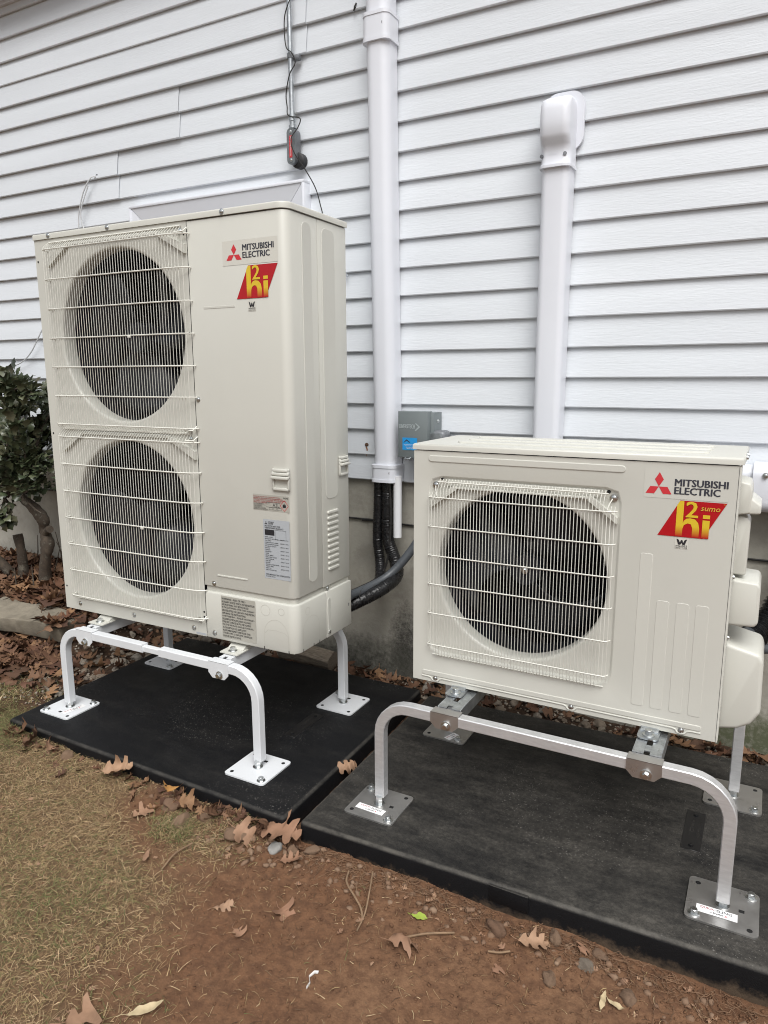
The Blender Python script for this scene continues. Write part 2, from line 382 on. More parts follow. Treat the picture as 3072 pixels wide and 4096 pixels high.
# ---------------------------------------------------------------- house
house = thing('house', 'house wall clad in pale grey horizontal clapboard siding over a concrete foundation', 'house', (0, 2.5085, 0))
Y0, EXP, ZS = 0, .1016, .798
def course(z):  # profile of one clapboard course (y,z), butt at bottom
    return [(.0145, z+.004), (.0125, z+.0005), (.0010, z-.0006), (-.0010, z+.003), (-.0002, z+.009), (.0050, z+.05), (.0125, z+EXP-.003)]
def siding(xa, xb, k, proud=0):
    z = ZS+k*EXP; prof = course(z)+course(z+EXP)+[(.0132, z+2*EXP+.012)]
    bm = new(); n = max(2, int((xb-xa)/.35)); rows = []
    for i in range(n+1):
        x = xa+(xb-xa)*i/n
        rows.append([bm.verts.new((x, y-proud+.0009*noise.noise((x*1.3, zz*3, k)), zz+.0009*noise.noise((x*.9, k*3.1, 0)))) for y, zz in prof])
    for a, b in zip(rows, rows[1:]):
        for j in range(len(prof)-1): bm.faces.new((a[j], b[j], b[j+1], a[j+1]))
    for r in (rows[0], rows[-1]):   # turned ends, so that lap joints show an edge
        e = [bm.verts.new(v.co+Vector((0, .0014, 0))) for v in r]
        for j in range(len(prof)-1): bm.faces.new((r[j], r[j+1], e[j+1], e[j]) if r is rows[0] else (r[j], e[j], e[j+1], r[j+1]))
    return obj('siding_panel', bm, M['siding'], house, ang=25)
seams = {12: [-2.738, .95], 14: [-2.35, 1.3], 16: [-1.69, 1.9], 0: [-5.4, .7], 2: [-4.9, 2.2], 4: [-5.7, 1.4], 6: [-4.4, 2.6], 8: [-5.2, 1.1], 10: [-4.6, 1.8], 18: [-4.9, .9], 20: [-4.5, 1.6]}
for k in range(0, 22, 2):
    e = [-8.0]+seams[k]+[4.0]
    for i in range(len(e)-1): siding(e[i]-(.012 if i else 0), e[i+1]+.012, k, .0055 if i % 2 == 0 else 0)
bm = new(); box(bm, (-8, .018, .8), (4, .2, 3.2)); obj('sheathing', bm, M['wood_old'], house)
bm = new()
prism(bm, [(-8.02, -.4), (4.0, -.4), (4.0, .812), (-8.02, .812)], (0, .022, 0), (1, 0, 0), (0, 0, 1), (0, .24, 0)); obj('foundation_wall', bm, M['concrete'], house)
bm = new(); box(bm, (-8, -.013, 2.965), (4, .016, 3.03), .003); obj('frieze_trim', bm, M['vinyl'], house)
bm = new(); box(bm, (-8.2, -.11, 3.03), (4.2, .02, 3.045)); obj('soffit', bm, M['soffit'], house)
bm = new(); box(bm, (-8.2, -.13, 3.0), (4.2, -.11, 3.18), .004); obj('fascia_board', bm, M['vinyl'], house)
bm = new(); prism(bm, [(-.15, 3.15), (-.15, 3.19), (4, 5.2), (8.4, 3.19), (8.4, 3.15), (4, 5.15)], (-8.3, 0, 0), (0, 1, 0), (0, 0, 1), (12.6, 0, 0)); obj('roof', bm, M['roof'], house)
bm = new(); box(bm, (-8, .2, -.3), (-7.9, 8, 3.15)); box(bm, (3.9, .2, -.3), (4, 8, 3.15)); box(bm, (-7.9, 7.9, -.3), (3.9, 8, 3.15)); obj('outer_wall', bm, M['siding'], house)
# small window behind the tall unit (only its casing shows)
wx0, wx1, wz0, wz1, cw = -2.62, -1.69, 1.36, 1.955, .085
win = obj('window', bx((wx0+cw, -.012, wz0+cw), (wx1-cw, .02, wz1-cw)), M['vinyl'], house)
obj('pane', bx((wx0+cw+.03, -.016, wz0+cw+.03), (wx1-cw-.03, -.0125, wz1-cw-.03)), M['glass'], win)
A_ = [(wx0, wz0), (wx1, wz0), (wx1, wz1), (wx0, wz1)]; B_ = [(wx0+cw, wz0+cw), (wx1-cw, wz0+cw), (wx1-cw, wz1-cw), (wx0+cw, wz1-cw)]
for i in range(4):
    a, b, c, d = A_[i], A_[(i+1) % 4], B_[(i+1) % 4], B_[i]
    g_ = .0012
    bm = new(); lo = [bm.verts.new((q[0], .012, q[1])) for q in (a, b, c, d)]
    ux = Vector((b[0]-a[0], b[1]-a[1])).normalized()*g_
    hi = [bm.verts.new((q[0]+s*ux.x, y, q[1]+s*ux.y)) for q, y, s in ((a, -.036, 1), (b, -.036, -1), (c, -.020, -1), (d, -.020, 1))]
    for j in range(4): bm.faces.new((lo[j], lo[(j+1) % 4], hi[(j+1) % 4], hi[j]))
    bm.faces.new(hi); bmesh.ops.recalc_face_normals(bm, faces=bm.faces)
    obj('frame', bm, M['vinyl'], win)
bm = new(); t = .012
for (a, b) in (((wx0-t, wz1), (wx1+t, wz1+t)), ((wx0-t, wz0-t), (wx1+t, wz0)), ((wx0-t, wz0), (wx0, wz1)), ((wx1, wz0), (wx1+t, wz1))):
    box(bm, (a[0], -.040, a[1]), (b[0], .012, b[1]), .002)
obj('trim_channel', bm, M['vinyl'], win)

# ---------------------------------------------------------------- equipment pads
def pad(name, Q, m, label, h=.15):
    t = thing(name, label, 'pad', ((Q[0][0]+Q[1][0])/2, Q[0][1], -h)); o = Vector(t.location)
    bm = new(); V = []
    for z in (0, h):
        V.append([bm.verts.new((x-o.x, y-o.y, z)) for x, y in Q])
    bm.faces.new(V[0][::-1]); bm.faces.new(V[1])
    for i in range(4): bm.faces.new((V[0][i], V[0][(i+1) % 4], V[1][(i+1) % 4], V[1][i]))
    bmesh.ops.bevel(bm, geom=[e for e in bm.edges if any(v.co.z > h-.001 for v in e.verts)], offset=.013, segments=4, profile=.5, affect='EDGES')
    obj('slab', bm, m, t, ang=60); return t, o
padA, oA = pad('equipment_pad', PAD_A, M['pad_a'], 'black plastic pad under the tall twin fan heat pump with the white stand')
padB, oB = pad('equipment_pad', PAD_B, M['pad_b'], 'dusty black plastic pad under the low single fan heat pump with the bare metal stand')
def along(Q, i, u, d=0):  # point on edge i at x=u
    a, b = Vector(Q[i]), Vector(Q[(i+1) % 4]); t = (u-a.x)/(b.x-a.x); return lerp(a.y, b.y, t)
for P, Q, o, m, x0, x1 in ((padA, PAD_A, oA, M['pad_a'], -1.767, -1.664), (padB, PAD_B, oB, M['pad_b'], -.507, -.408)):
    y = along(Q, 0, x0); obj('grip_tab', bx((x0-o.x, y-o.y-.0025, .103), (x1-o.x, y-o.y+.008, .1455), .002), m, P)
def insert(P, o, x0, x1, y0, y1, txt):
    ip = obj('insert_plate', bx((x0-o.x, y0-o.y, .145), (x1-o.x, y1-o.y, .1508), .0004, 1), M['pad_plate'], P)
    for yy in (y0+.02, y1-.02): obj('screw', screw((.5*(x0+x1)-o.x, yy-o.y, .1508), (0, 0, 1), .0045), M['pad_a'], ip)
    bm = new(); Pm = lambda a, b: Vector((x0-o.x+.034-b, y0-o.y+.05+a, .1511))
    Pm = lambda a, b: Vector((x0-o.x+.020+b, y1-o.y-.045-a, .1511))
    for i, s in enumerate(txt): write(bm, s, 0, .012-.016*i, .085 if i == 0 else .06, .009, Pm)
    obj('lettering', bm, M['pad_b'], ip)
insert(padB, oB, -.113, -.064, 1.835, 2.02, ['EQUIPMENT', 'PAD'])
insert(padA, oA, -1.385, -1.337, 1.837, 2.02, ['EQUIPMENT', 'PAD'])

# ---------------------------------------------------------------- stands
def bend_path(xa, xb, y, z0, zt, R, flip=1, k=7):
    """leg up at xa, bend, beam to xb at height zt (center line)"""
    s = 1 if xb > xa else -1; pts = [(xa, y, z0), (xa, y, zt-R)]
    for i in range(1, k+1):
        a = math.pi/2*i/k; pts.append((xa+s*R*(1-math.cos(a)), y, zt-R+R*math.sin(a)))
    pts.append((xb, y, zt)); return pts
def base_plate(stand, x, y, m, bolts, holes, sq, sticker=None):
    bp = new(); fs, top = prism(bp, rrect(.076, .076, .012), (x, y, .0008), (1, 0, 0), (0, 1, 0), (0, 0, .0047))
    pl = obj('base_plate', bp, m, stand)
    for bx_, by_ in bolts: obj('bolt', hexbolt((x+bx_, y+by_, .0055), (0, 0, 1), .0085, .010), M['zinc'], pl)
    for hx, hy in holes:
        bm = new(); lathe(bm, (x+hx, y+hy, .0045), (0, 0, 1), [(.0062, 0), (.0062, .0013)], 12); obj('bolt_hole', bm, M['hole'], pl)
    obj('square_hole', bx((x+sq[0]-.006, y+sq[1]-.005, .0045), (x+sq[0]+.006, y+sq[1]+.005, .0058)), M['hole'], pl)
    bm = new(); lathe(bm, (x, y, .0055), (0, 0, 1), [(.016, 0), (.016, .003), (.013, .003)], 16); lathe(bm, (x, y, .008), (0, 0, 1), [(.0105, 0), (.0105, .013), (.010, .0135), (.010, .022)], 6)
    obj('levelling_bolt', bm, M['zinc'], pl)
    if sticker:
        sx, sy, w, h, r = sticker; R = Matrix.Rotation(r, 2); stx = []
        P = lambda a, b: Vector((x+sx, y+sy, .0062)) + Vector((*(R @ Vector((a, b))), 0))
        P2 = lambda a, b: P(a, b)+Vector((0, 0, .0004))
        st = obj('sticker', sheet(rectp(-w/2, -h/2, w/2, h/2), P), M['sticker_white'], pl)
        bm = new(); write(bm, 'QUICK', -w*.40, h*.06, w*.34, h*.30, P2); obj('lettering', bm, M['dkred_ink'], st)
        bm = new(); write(bm, '-SLING', -w*.05, h*.06, w*.42, h*.30, P2); write(bm, 'by', -w*.16, -h*.30, w*.05, h*.16, P2); write(bm, 'DiversiTech', -w*.08, -h*.28, w*.24, h*.17, P2, .02); obj('lettering', bm, M['black_ink'], st)
        bm = new(); poly(bm, [(w*.18, -h*.34), (w*.27, -h*.20), (w*.18, -h*.08), (w*.22, -h*.20)], P2); obj('lettering', bm, M['red_ink'], st)
def stand(kind, label, xl, xr, yf, yb, rails, m, mp, mb, mr, brw, zb=.274, rw=.0225):
    t = thing('equipment_stand', label, 'stand', (0, 0, .0)); sq = rrect(.0145, .0145, .0022, 1); zt = .3105; R = .088
    for y in (yf, yb):
        xm = (xl+xr)/2
        if kind == 'sleeve':
            for xa, xb in ((xl, xm-.033), (xr, xm+.043)):
                bm = new(); sweep(bm, bend_path(xa, xb, y, .026, zt, R), sq, (0, 1, 0)); obj('leg_tube', bm, m, t)
            bm = new(); sweep(bm, [(xm-.1, y, zt-.0015), (xm+.1, y, zt-.0015)], rrect(.0100, .0100, .002, 1), (0, 1, 0)); obj('inner_tube', bm, m, t)
        else:
            pts = bend_path(xl, xm, y, .026, zt, R)[:-1]+bend_path(xr, xm, y, .026, zt, R)[:-1][::-1]
            bm = new(); sweep(bm, pts, sq, (0, 1, 0)); obj('leg_tube', bm, m, t)
    for xc in rails:
        # slotted channel running front to back
        bm = new(); w = rw; z1 = .332; z0 = .296
        for s in (-1, 1):
            box(bm, (xc+s*w-(.002 if s > 0 else 0), yf+.017, z0), (xc+s*w+(0 if s > 0 else .002), yb-.017, z1), .0006, 1)
            x0, x1 = (xc-w+.002, xc-.007) if s < 0 else (xc+.007, xc+w-.002)
            box(bm, (x0, yf+.017, z1-.003), (x1, yb-.017, z1))
        for yy in (yf+.03, yf+.125, yf+.25, yb-.125, yb-.05): box(bm, (xc-.0068, yy, z1-.003), (xc+.0068, yy+.03, z1))
        ra = obj('rail', bm, mr, t)
        for y, s in ((yf, -1), (yb, 1)):
            bm = new(); a = brw/2
            ya = y+s*.0170; yb2 = y+s*.0148
            prism(bm, [(-a, .3285), (-a, zb+.016), (-a+.016, zb), (a-.016, zb), (a, zb+.016), (a, .3285)], (xc, ya, 0), (1, 0, 0), (0, 0, 1), (0, -s*.0020, 0))
            box(bm, (xc-a, min(ya, y-s*.0165), .3262), (xc+a, max(ya, y-s*.0165), .3286), .0008, 1)
            br = obj('saddle_bracket', bm, mb, ra)
            obj('bolt', hexbolt((xc+.006, ya, zb+.014), (0, s, 0), .0085, .010), M['zinc'], br)
    return t
stA = stand('sleeve', 'white powder coated stand with telescoping beam carrying the tall twin fan heat pump', -2.208, -1.325, 1.633, 2.135, (-2.081, -1.465), M['white_paint'], M['plate_white'], M['white_paint'], M['white_paint'], .080)
for x, y, bo, ho, sqh, st in ((-2.208, 1.630, [(-.057, -.057), (.057, .057)], [(.057, -.057), (-.057, .057)], (.004, -.046), (.032, -.010, .085, .024, math.radians(80))),
                              (-1.325, 1.622, [(.057, -.058)], [(-.057, -.057), (.057, .055), (-.057, .057)], (.002, .038), None),
                              (-1.325, 2.135, [(-.057, .057)], [(-.057, -.057), (.057, .055), (.057, -.057)], (.002, .038), None),
                              (-2.208, 2.135, [(.057, -.057)], [(-.057, -.057), (.057, .055), (-.057, .057)], (.04, .0), None)):
    base_plate(stA, x, y, M['plate_white'], bo, ho, sqh, st)
stB = stand('arch', 'bare aluminium stand with bent tube arches carrying the low single fan heat pump', -.896, -.002, 1.644, 2.15, (-.6965, -.1905), M['alu'], M['stainless'], M['stainless'], M['galv'], .080, .283, .033)
for x, y, bo, ho, sqh, st in ((-.894, 1.628, [(.058, -.057), (-.058, .057)], [(.056, .060), (-.058, -.057)], (.038, .002), (-.010, -.034, .088, .025, math.radians(-2))),
                              (-.002, 1.650, [(.058, .058), (-.056, -.058)], [(-.056, .055), (.058, -.058)], (.040, -.002), (-.010, -.033, .086, .026, math.radians(1))),
                              (-.003, 2.150, [(.057, -.057)], [(-.057, -.057), (-.057, .057), (.057, .057)], (.002, .045), (-.030, .004, .05, .03, math.radians(-8))),
                              (-.885, 2.130, [(.05, -.057)], [(-.057, -.057)], (-.04, 0), (.022, -.045, .05, .025, math.radians(70)))):
    base_plate(stB, x, y, M['stainless'], bo, ho, sqh, st)

# ---------------------------------------------------------------- heat pump pieces
def wall_grid(rects, holes, parts, n=56):
    """front panel at v=0 (x right, z up): rects (x0,z0,x1,z1); a rect holding a hole gets a round opening"""
    bm = new()
    for rc in rects:
        x0, z0, x1, z1 = rc; h = [q for q in holes if x0 < q[0] < x1 and z0 < q[1] < z1]
        if not h: poly(bm, [(x0, z0), (x1, z0), (x1, z1), (x0, z1)], lambda x, z: Vector((x, 0, z))); continue
        cx, cz, r = h[0][:3]; corner = [math.atan2(q-cz, p-cx) for p in (x0, x1) for q in (z0, z1)]
        an = sorted([2*math.pi*i/n-math.pi for i in range(n)]+corner); A, B, C, D2 = [], [], [], []
        dp = h[0][3]
        for a in an:
            c, s = math.cos(a), math.sin(a)
            k = min(((x1-cx)/c if c > 1e-6 else (x0-cx)/c if c < -1e-6 else 1e9), ((z1-cz)/s if s > 1e-6 else (z0-cz)/s if s < -1e-6 else 1e9))
            A.append(bm.verts.new((cx+c*k, 0, cz+s*k))); B.append(bm.verts.new((cx+c*(r+.010), 0, cz+s*(r+.010))))
            C.append([bm.verts.new((cx+c*(r+e), v, cz+s*(r+e))) for e, v in ((.004, .0015), (.001, .005), (0, .010), (0, dp), (.002, dp+.004))])
        N = len(an)
        for i in range(N):
            j = (i+1) % N; ring = [[A[q], B[q]]+C[q] for q in (i, j)]
            for t in range(len(ring[0])-1):
                q = (ring[0][t], ring[1][t], ring[1][t+1], ring[0][t+1])
                if len(set(q)) == 4: bm.faces.new(q)
    bmesh.ops.remove_doubles(bm, verts=bm.verts, dist=1e-6)
    bmesh.ops.recalc_face_normals(bm, faces=bm.faces)
    return bm
def fan(parent, cx, cz, r, v, phase, nb=3, flip=False):
    fn = obj('fan', tube([(cx, v-.006, cz), (cx, v+.07, cz)], r*.19, 20), M['blade'], parent)
    for k in range(nb):
        bm = new(); a0 = phase+k*2*math.pi/nb; rows = []
        for i in range(9):
            s = i/8; rr = r*(.17+.80*s); row = []
            half = math.radians(lerp(30, 47, s)); lead = math.radians(26*s*s)
            for j in range(8):
                u = j/7; a = a0+lead+lerp(-half, half, u)+ (math.radians(10*math.sin(u*math.pi))*s)
                row.append(bm.verts.new((cx+rr*math.cos(a), v+.012+.085*(1-u if flip else u)-.02*s*math.sin(u*math.pi), cz+rr*math.sin(a))))
            rows.append(row)
        for p_, q_ in zip(rows, rows[1:]):
            for j in range(7): bm.faces.new((p_[j], p_[j+1], q_[j+1], q_[j]))
        b = obj('blade', bm, M['blade'], fn); md = b.modifiers.new('thick', 'SOLIDIFY'); md.thickness = .003
    if parent is not u1: obj('hub_bolt', hexbolt((cx, v-.006, cz), (0, -1, 0), .0065, .008), M['zinc'], fn)
def wire(bm, pts, r, n=5): sweep(bm, pts, circ(r, n), cap=False)
def ember(parent, pts, m=None, nm='embossed_rib', d=.0016, ax=((1, 0, 0), (0, 0, 1)), o=(0, 0, 0), out=(0, -1, 0), bev=.0013):
    bm = new(); fs, top = prism(bm, pts, Vector(o)-Vector(out)*.001, ax[0], ax[1], Vector(out)*(d+.001))
    if bev:
        ts = set(top); es = [e for e in bm.edges if e.verts[0] in ts and e.verts[1] in ts]
        bmesh.ops.bevel(bm, geom=es, offset=bev, segments=2, profile=.5, affect='EDGES', clamp_overlap=True)
    return obj(nm, bm, m or M['cream'], parent, ang=20)
def pill(x0, z0, x1, z1, r): 
    cx, cz = (x0+x1)/2, (z0+z1)/2; return [(cx+a, cz+b) for a, b in rrect((x1-x0)/2, (z1-z0)/2, r, 4)]
def three_diamonds(bm, x0, z0, w, h, P):
    """three rhombuses meeting at one point, one up and two down"""
    a = w/4; cx = x0+w/2; m = h*.333
    poly(bm, [(cx, z0+h), (cx-a*.68, z0+h*.67), (cx, z0+m), (cx+a*.68, z0+h*.67)], P)
    for s in (-1, 1):
        q = [(cx, z0+m), (cx+s*a*.68, z0+0), (cx+s*w/2, z0+0), (cx+s*a*1.32, z0+m)]
        poly(bm, q if s < 0 else q[::-1], P)
def badge(parent, x0, z0, x1, z1, dia, txt1, txt2, off, opaque=True):
    P = front(off); Q = front(off+.0005)
    b = obj('brand_label', sheet(rectp(x0, z0, x1, z1), P), M['sticker_cream' if opaque else 'cream'], parent)
    bm = new(); three_diamonds(bm, *dia, Q); obj('emblem', bm, M['red_ink'], b)
    bm = new(); write(bm, 'MITSUBISHI', *txt1, Q, .055); write(bm, 'ELECTRIC', *txt2, Q, .055); obj('lettering', bm, M['navy_ink'], b)
def h2i(parent, x, z, w, h, sh, off, sumo):
    """red slanted label, top-left x,z; w wide, h high, foot shifted left by sh"""
    P = front(off); Q = front(off+.0005); Q2 = front(off+.0009)
    b = obj('red_label', sheet([(x-sh, z-h), (x-sh+w, z-h), (x+w, z), (x, z)], P), M['red_label'], parent)
    k = w/.099; X = lambda a: x+(a-.690)*k; Z = lambda c: z+(c-.581)*(h/.086)
    fm = fade_mat('gold_to_red_print', Z(.497), Z(.522)); bm = new()
    poly(bm, [(X(.6835), Z(.496)), (X(.6985), Z(.496)), (X(.6985), Z(.580)), (X(.6895), Z(.580)), (X(.6835), Z(.569))], Q)
    arch = []
    for i in range(9):
        a = math.pi-math.pi*i/8; arch.append((X(.7095+.0255*math.cos(a) if a < math.pi/2 else .7075+.009*math.cos(a)), Z(.522+.019*math.sin(a))))
    poly(bm, [(X(.6985), Z(.528)), (X(.7005), Z(.534)), (X(.706), Z(.5395)), (X(.714), Z(.541)), (X(.724), Z(.539)), (X(.7315), Z(.531)), (X(.7345), Z(.518)), (X(.7345), Z(.496)), (X(.7195), Z(.496)), (X(.7195), Z(.518)), (X(.716), Z(.527)), (X(.709), Z(.5285)), (X(.701), Z(.524)), (X(.6985), Z(.515))][::-1], Q)
    poly(bm, rectp(X(.7405), Z(.496), X(.7555), Z(.5385)), Q); poly(bm, rectp(X(.7405), Z(.5425), X(.7555), Z(.551)), Q)
    write(bm, '2', X(.7045), Z(.543), .0245*k, .0365*h/.086, Q2, .035)
    obj('lettering', bm, fm, b)
    if sumo:
        bm = new(); write(bm, 'sumo', X(.7345), Z(.5605), .040, .0085, Q2, .012, .25); write(bm, 'TM', X(.7815), Z(.5765), .0045, .0022, Q2); obj('lettering', bm, M['gold'], b)
def wtech(parent, x0, z0, x1, z1, off):
    P = front(off); Q = front(off+.0005)
    b = obj('installer_label', sheet(rectp(x0, z0, x1, z1), P), M['sticker_cream'], parent); w = x1-x0; h = z1-z0; bm = new()
    # winged w
    c = (x0+x1)/2; Zb = z0+h*.42; S = w*.40; T = h*.50
    pts = [(-1, 1), (-.72, .95), (-.5, .78), (-.36, .38), (-.30, .38), (-.13, .82), (.13, .82), (.30, .38), (.36, .38), (.5, .78), (.72, .95), (1, 1), (.88, .66), (.68, .06), (.55, -.08), (.22, -.08), (0, .30), (-.22, -.08), (-.55, -.08), (-.68, .06), (-.88, .66)]
    poly(bm, [(c+a*S, Zb+b_*T) for a, b_ in pts][::-1], Q)
    write(bm, 'wtech22', x0+w*.06, z0+h*.20, w*.88, h*.16, Q, .01); write(bm, 'Heating & Cooling', x0+w*.05, z0+h*.05, w*.9, h*.10, Q, .015)
    obj('lettering', bm, M['black_ink'], b)
def foot(parent, x, y0, z0, z1, m, hw=.036):
    bm = new(); prism(bm, [(x+a, y0-.0125+b) for a, b in rrect(hw, .0325, .010 if hw < .03 else .002, 3)], (0, 0, z0), (1, 0, 0), (0, 1, 0), (0, 0, .0035))
    prism(bm, [(.0, z0), (.0, z0+.006), (.030, z1), (.06, z1), (.06, z0)], (x-hw*.85, y0-.008, 0), (0, 1, 0), (0, 0, 1), (hw*1.7, 0, 0))
    ft = obj('mounting_foot', bm, m, parent)
    obj('bolt', hexbolt((x, y0-.022, z0+.0035), (0, 0, 1), .0095, .011), M['zinc'], ft)

# ---------------------------------------------------------------- tall twin-fan unit
W1, D1, H1 = 1.05, .328, 1.331
u1 = thing('heat_pump', 'tall cream outdoor heat pump with two fans stacked one above the other', 'heat pump', (-2.2832, 1.71, .3585), .0084)
bm = wall_grid([(0, 0, .688, .676), (0, .676, .688, 1.313)], [(.38, .369, .271, .050), (.38, .983, .276, .050)], None)
fp = obj('fan_panel', bm, M['cream'], u1)
bm = new(); box(bm, (0, .0005, 0), (.002, .325, 1.313)); obj('side_panel', bm, M['cream'], u1)
bm = new(); box(bm, (.002, .320, 0), (1.045, .324, 1.313)); obj('back_panel', bm, M['cream'], u1)
bm = new(); box(bm, (.002, .002, .001), (1.04, .32, .012)); obj('base_pan', bm, M['cream'], u1)
bm = new(); box(bm, (.01, .255, .013), (.68, .30, 1.3)); obj('coil', bm, M['coil'], u1)
bm = new(); box(bm, (.679, .01, .013), (.684, .25, 1.3)); box(bm, (.004, .01, .013), (.008, .25, 1.3)); obj('inner_wall', bm, M['coil'], u1)
def Lpath(x0, r, yend, off=0, k=6):
    pts = [(x0, -off)]
    for i in range(k+1):
        a = -math.pi/2+math.pi/2*i/k; pts.append((W1-r+(r+off)*math.cos(a), r+(r+off)*math.sin(a)))
    pts.append((W1+off, yend)); return pts
def Lpanel(path, z0, z1, th=.004, ztop=None, lip=.003):
    bm = new(); cols = []
    for i, (x, y) in enumerate(path):
        a = Vector(path[max(i-1, 0)]); b = Vector(path[min(i+1, len(path)-1)]); t = (b-a).normalized(); nrm = Vector((t.y, -t.x))
        c = [(x-nrm.x*.006, y-nrm.y*.006, z0), (x-nrm.x*lip, y-nrm.y*lip, z0), (x-nrm.x*lip*.3, y-nrm.y*lip*.3, z0+lip*.3), (x, y, z0+lip), (x, y, z1-lip), (x-nrm.x*lip*.3, y-nrm.y*lip*.3, z1-lip*.3), (x-nrm.x*lip, y-nrm.y*lip, z1), (x-nrm.x*.012, y-nrm.y*.012, z1)]
        cols.append([bm.verts.new(q) for q in c])
    for a, b in zip(cols, cols[1:]):
        for j in range(7): bm.faces.new((a[j], b[j], b[j+1], a[j+1]))
    for c in (cols[0], cols[-1]):
        e = [bm.verts.new((v.co.x+(.0 if c is cols[-1] else 0), v.co.y+.012, v.co.z)) if c is cols[0] else bm.verts.new((v.co.x-.012, v.co.y, v.co.z)) for v in c]
        for j in range(1, 6): bm.faces.new((c[j], c[j+1], e[j+1], e[j]))
    bmesh.ops.recalc_face_normals(bm, faces=bm.faces)
    return bm
sp = obj('service_panel', Lpanel(Lpath(.6905, .028, .1575), .1795, 1.311), M['cream'], u1)
rp = obj('rear_side_panel', bx((1.038, .1605, .1765), (1.05, .327, 1.311), .002), M['cream'], u1)
bm = new(); Lp = Lpath(.692, .026, .322, -.0075)
sweep(bm, [(x, y, .169) for x, y in Lp], [(-.004, -.013), (.004, -.013), (.004, .013), (-.004, .013)], (0, 0, 1)); obj('recess_strip', Lpanel(Lp, .155, .19), M['cream'], u1); bm.free()
bp = obj('pipe_cover', Lpanel(Lpath(.694, .028, .166, .004), 0, .160, lip=.006), M['cream'], u1)
bp2 = obj('rear_pipe_cover', bx((1.040, .1685, .001), (1.0545, .328, .160), .003), M['cream'], u1)
# top cover
bm = new(); pts = [(-.002, -.004)]+[(W1-.030+.034*math.cos(a), .030+.034*math.sin(a)) for a in [-math.pi/2+math.pi/2*i/6 for i in range(7)]]+[(W1+.004, D1+.002), (-.002, D1+.002)]
fs, top = prism(bm, pts, (0, 0, 1.3135), (1, 0, 0), (0, 1, 0), (0, 0, .0185)); ts = set(top)
bmesh.ops.bevel(bm, geom=[e for e in bm.edges if e.verts[0] in ts and e.verts[1] in ts], offset=.005, segments=3, profile=.5, affect='EDGES')
tc1 = obj('top_cover', bm, M['cream'], u1)
for x, z in ((.078, 1.3235), (.36, 1.323), (.83, 1.323)): obj('screw', screw((x, -.004, z), (0, -1, 0), .0058), M['zinc'], tc1)
def grille1(z0, nm_extra):
    """wire guard: horizontals at front, verticals folded back top and bottom"""
    bm = new(); yv = -.026; yh = -.0285; xa, xb = .066, .694
    zs = [z0+.097*k for k in range(7)]
    xsw = [.071+.0117*i for i in range(52)]+[.683]
    for z in zs:
        wire(bm, [(xa, -.001, z), (xa-.002, -.014, z), (xa+.004, -.024, z), (xa+.016, yh, z), (xb-.075, yh, z), (xb-.03, -.024, z), (xb-.012, -.018, z), (xb+.004, -.010, z), (xb+.006, -.002, z)], .0023)
    zt, zb = zs[-1], zs[0]
    for x in xsw:
        y = yv if x < .62 else lerp(yv, -.017, (x-.62)/.07)
        if x > .668: wire(bm, [(x, y, zb-.004), (x, y, zt+.004)], .00094, 4); continue
        wire(bm, [(x, -.002, zb-.016), (x, y+.006, zb-.010), (x, y, zb), (x, y, zt), (x, y+.005, zt+.010), (x, -.002, zt+.026)], .00094, 4)
    wire(bm, [(.078, -.003, zt+.0255), (.668, -.003, zt+.0255)], .0024); wire(bm, [(.078, -.003, zb-.0155), (.668, -.003, zb-.0155)], .0024)
    for z in (zt+.006, zb-.006):
        wire(bm, [(.655, -.018, z), (.690, -.018, z), (.694, -.004, z+.012)], .0024)
    g = obj('fan_guard', bm, M['cream_wire'], u1, ang=60)
    for z in (zt+.010, zb-.010): obj('screw', screw((.664, -.002, z), (0, -1, 0), .0062), M['zinc'], g)
    obj('clip', bx((.448, -.034, zs[3]-.008), (.460, -.027, zs[3]+.001), .002), M['cream_wire'], g)
    # sheet-metal hoods behind the upper corners
    for s, x0, x1 in ((1, .072, .17), (-1, .685, .575)):
        bm = new()
        for k in (0,):
            q = [(x0, zt-.055), (x0, zt-.028), (x1, zt+.018), (x1+.0*s, zt+.006)]
            prism(bm, q if s > 0 else q[::-1], (0, -.012, 0), (1, 0, 0), (0, 0, 1), (0, .013, 0))
        bm2 = obj('guard_bracket', bm, M['cream'], g)
    bm = new(); box(bm, (.17, -.006, zt+.008), (.575, .0005, zt+.020), .002, 1); obj('guard_bracket', bm, M['cream'], g)
grille1(.692, 0); grille1(.066, 1)
for cz, ph in ((.983, .3), (.369, 1.1)):
    fan(u1, .38, cz, .262, .075, ph)
    bm = new(); lathe(bm, (.38, .0525, cz), (0, 1, 0), [(.279, 0), (.2791, .1)], 56)
    bmesh.ops.delete(bm, geom=[f for f in bm.faces if len(f.verts) > 4], context='FACES'); obj('shroud', bm, M['coil'], u1)
bm = new(); box(bm, (.36, .2, .02), (.40, .225, 1.29)); obj('motor_bracket', bm, M['strut'], u1)
for x, z in ((.079, .026), (.355, .024), (.633, .022)): obj('screw', screw((x, -.0005, z), (0, -1, 0), .0058), M['zinc'], fp)
for x, z in ((.702, .783), (.730, .190)): obj('screw', screw((x, -.0005, z), (0, -1, 0), .0058), M['zinc'], sp)
obj('screw', screw((.726, -.0045, .021), (0, -1, 0), .0058), M['zinc'], bp)
for x, z in ((.012, 1.243), (.677, 1.275), (.679, 1.228), (.681, .985), (.012, .655), (.012, .085), (.681, .60), (.681, .085), (.681, .068)):
    bm = new(); lathe(bm, (x, .0005, z), (0, -1, 0), [(.0036, 0), (.0036, .0012)], 10); obj('screw_hole', bm, M['hole'], fp)
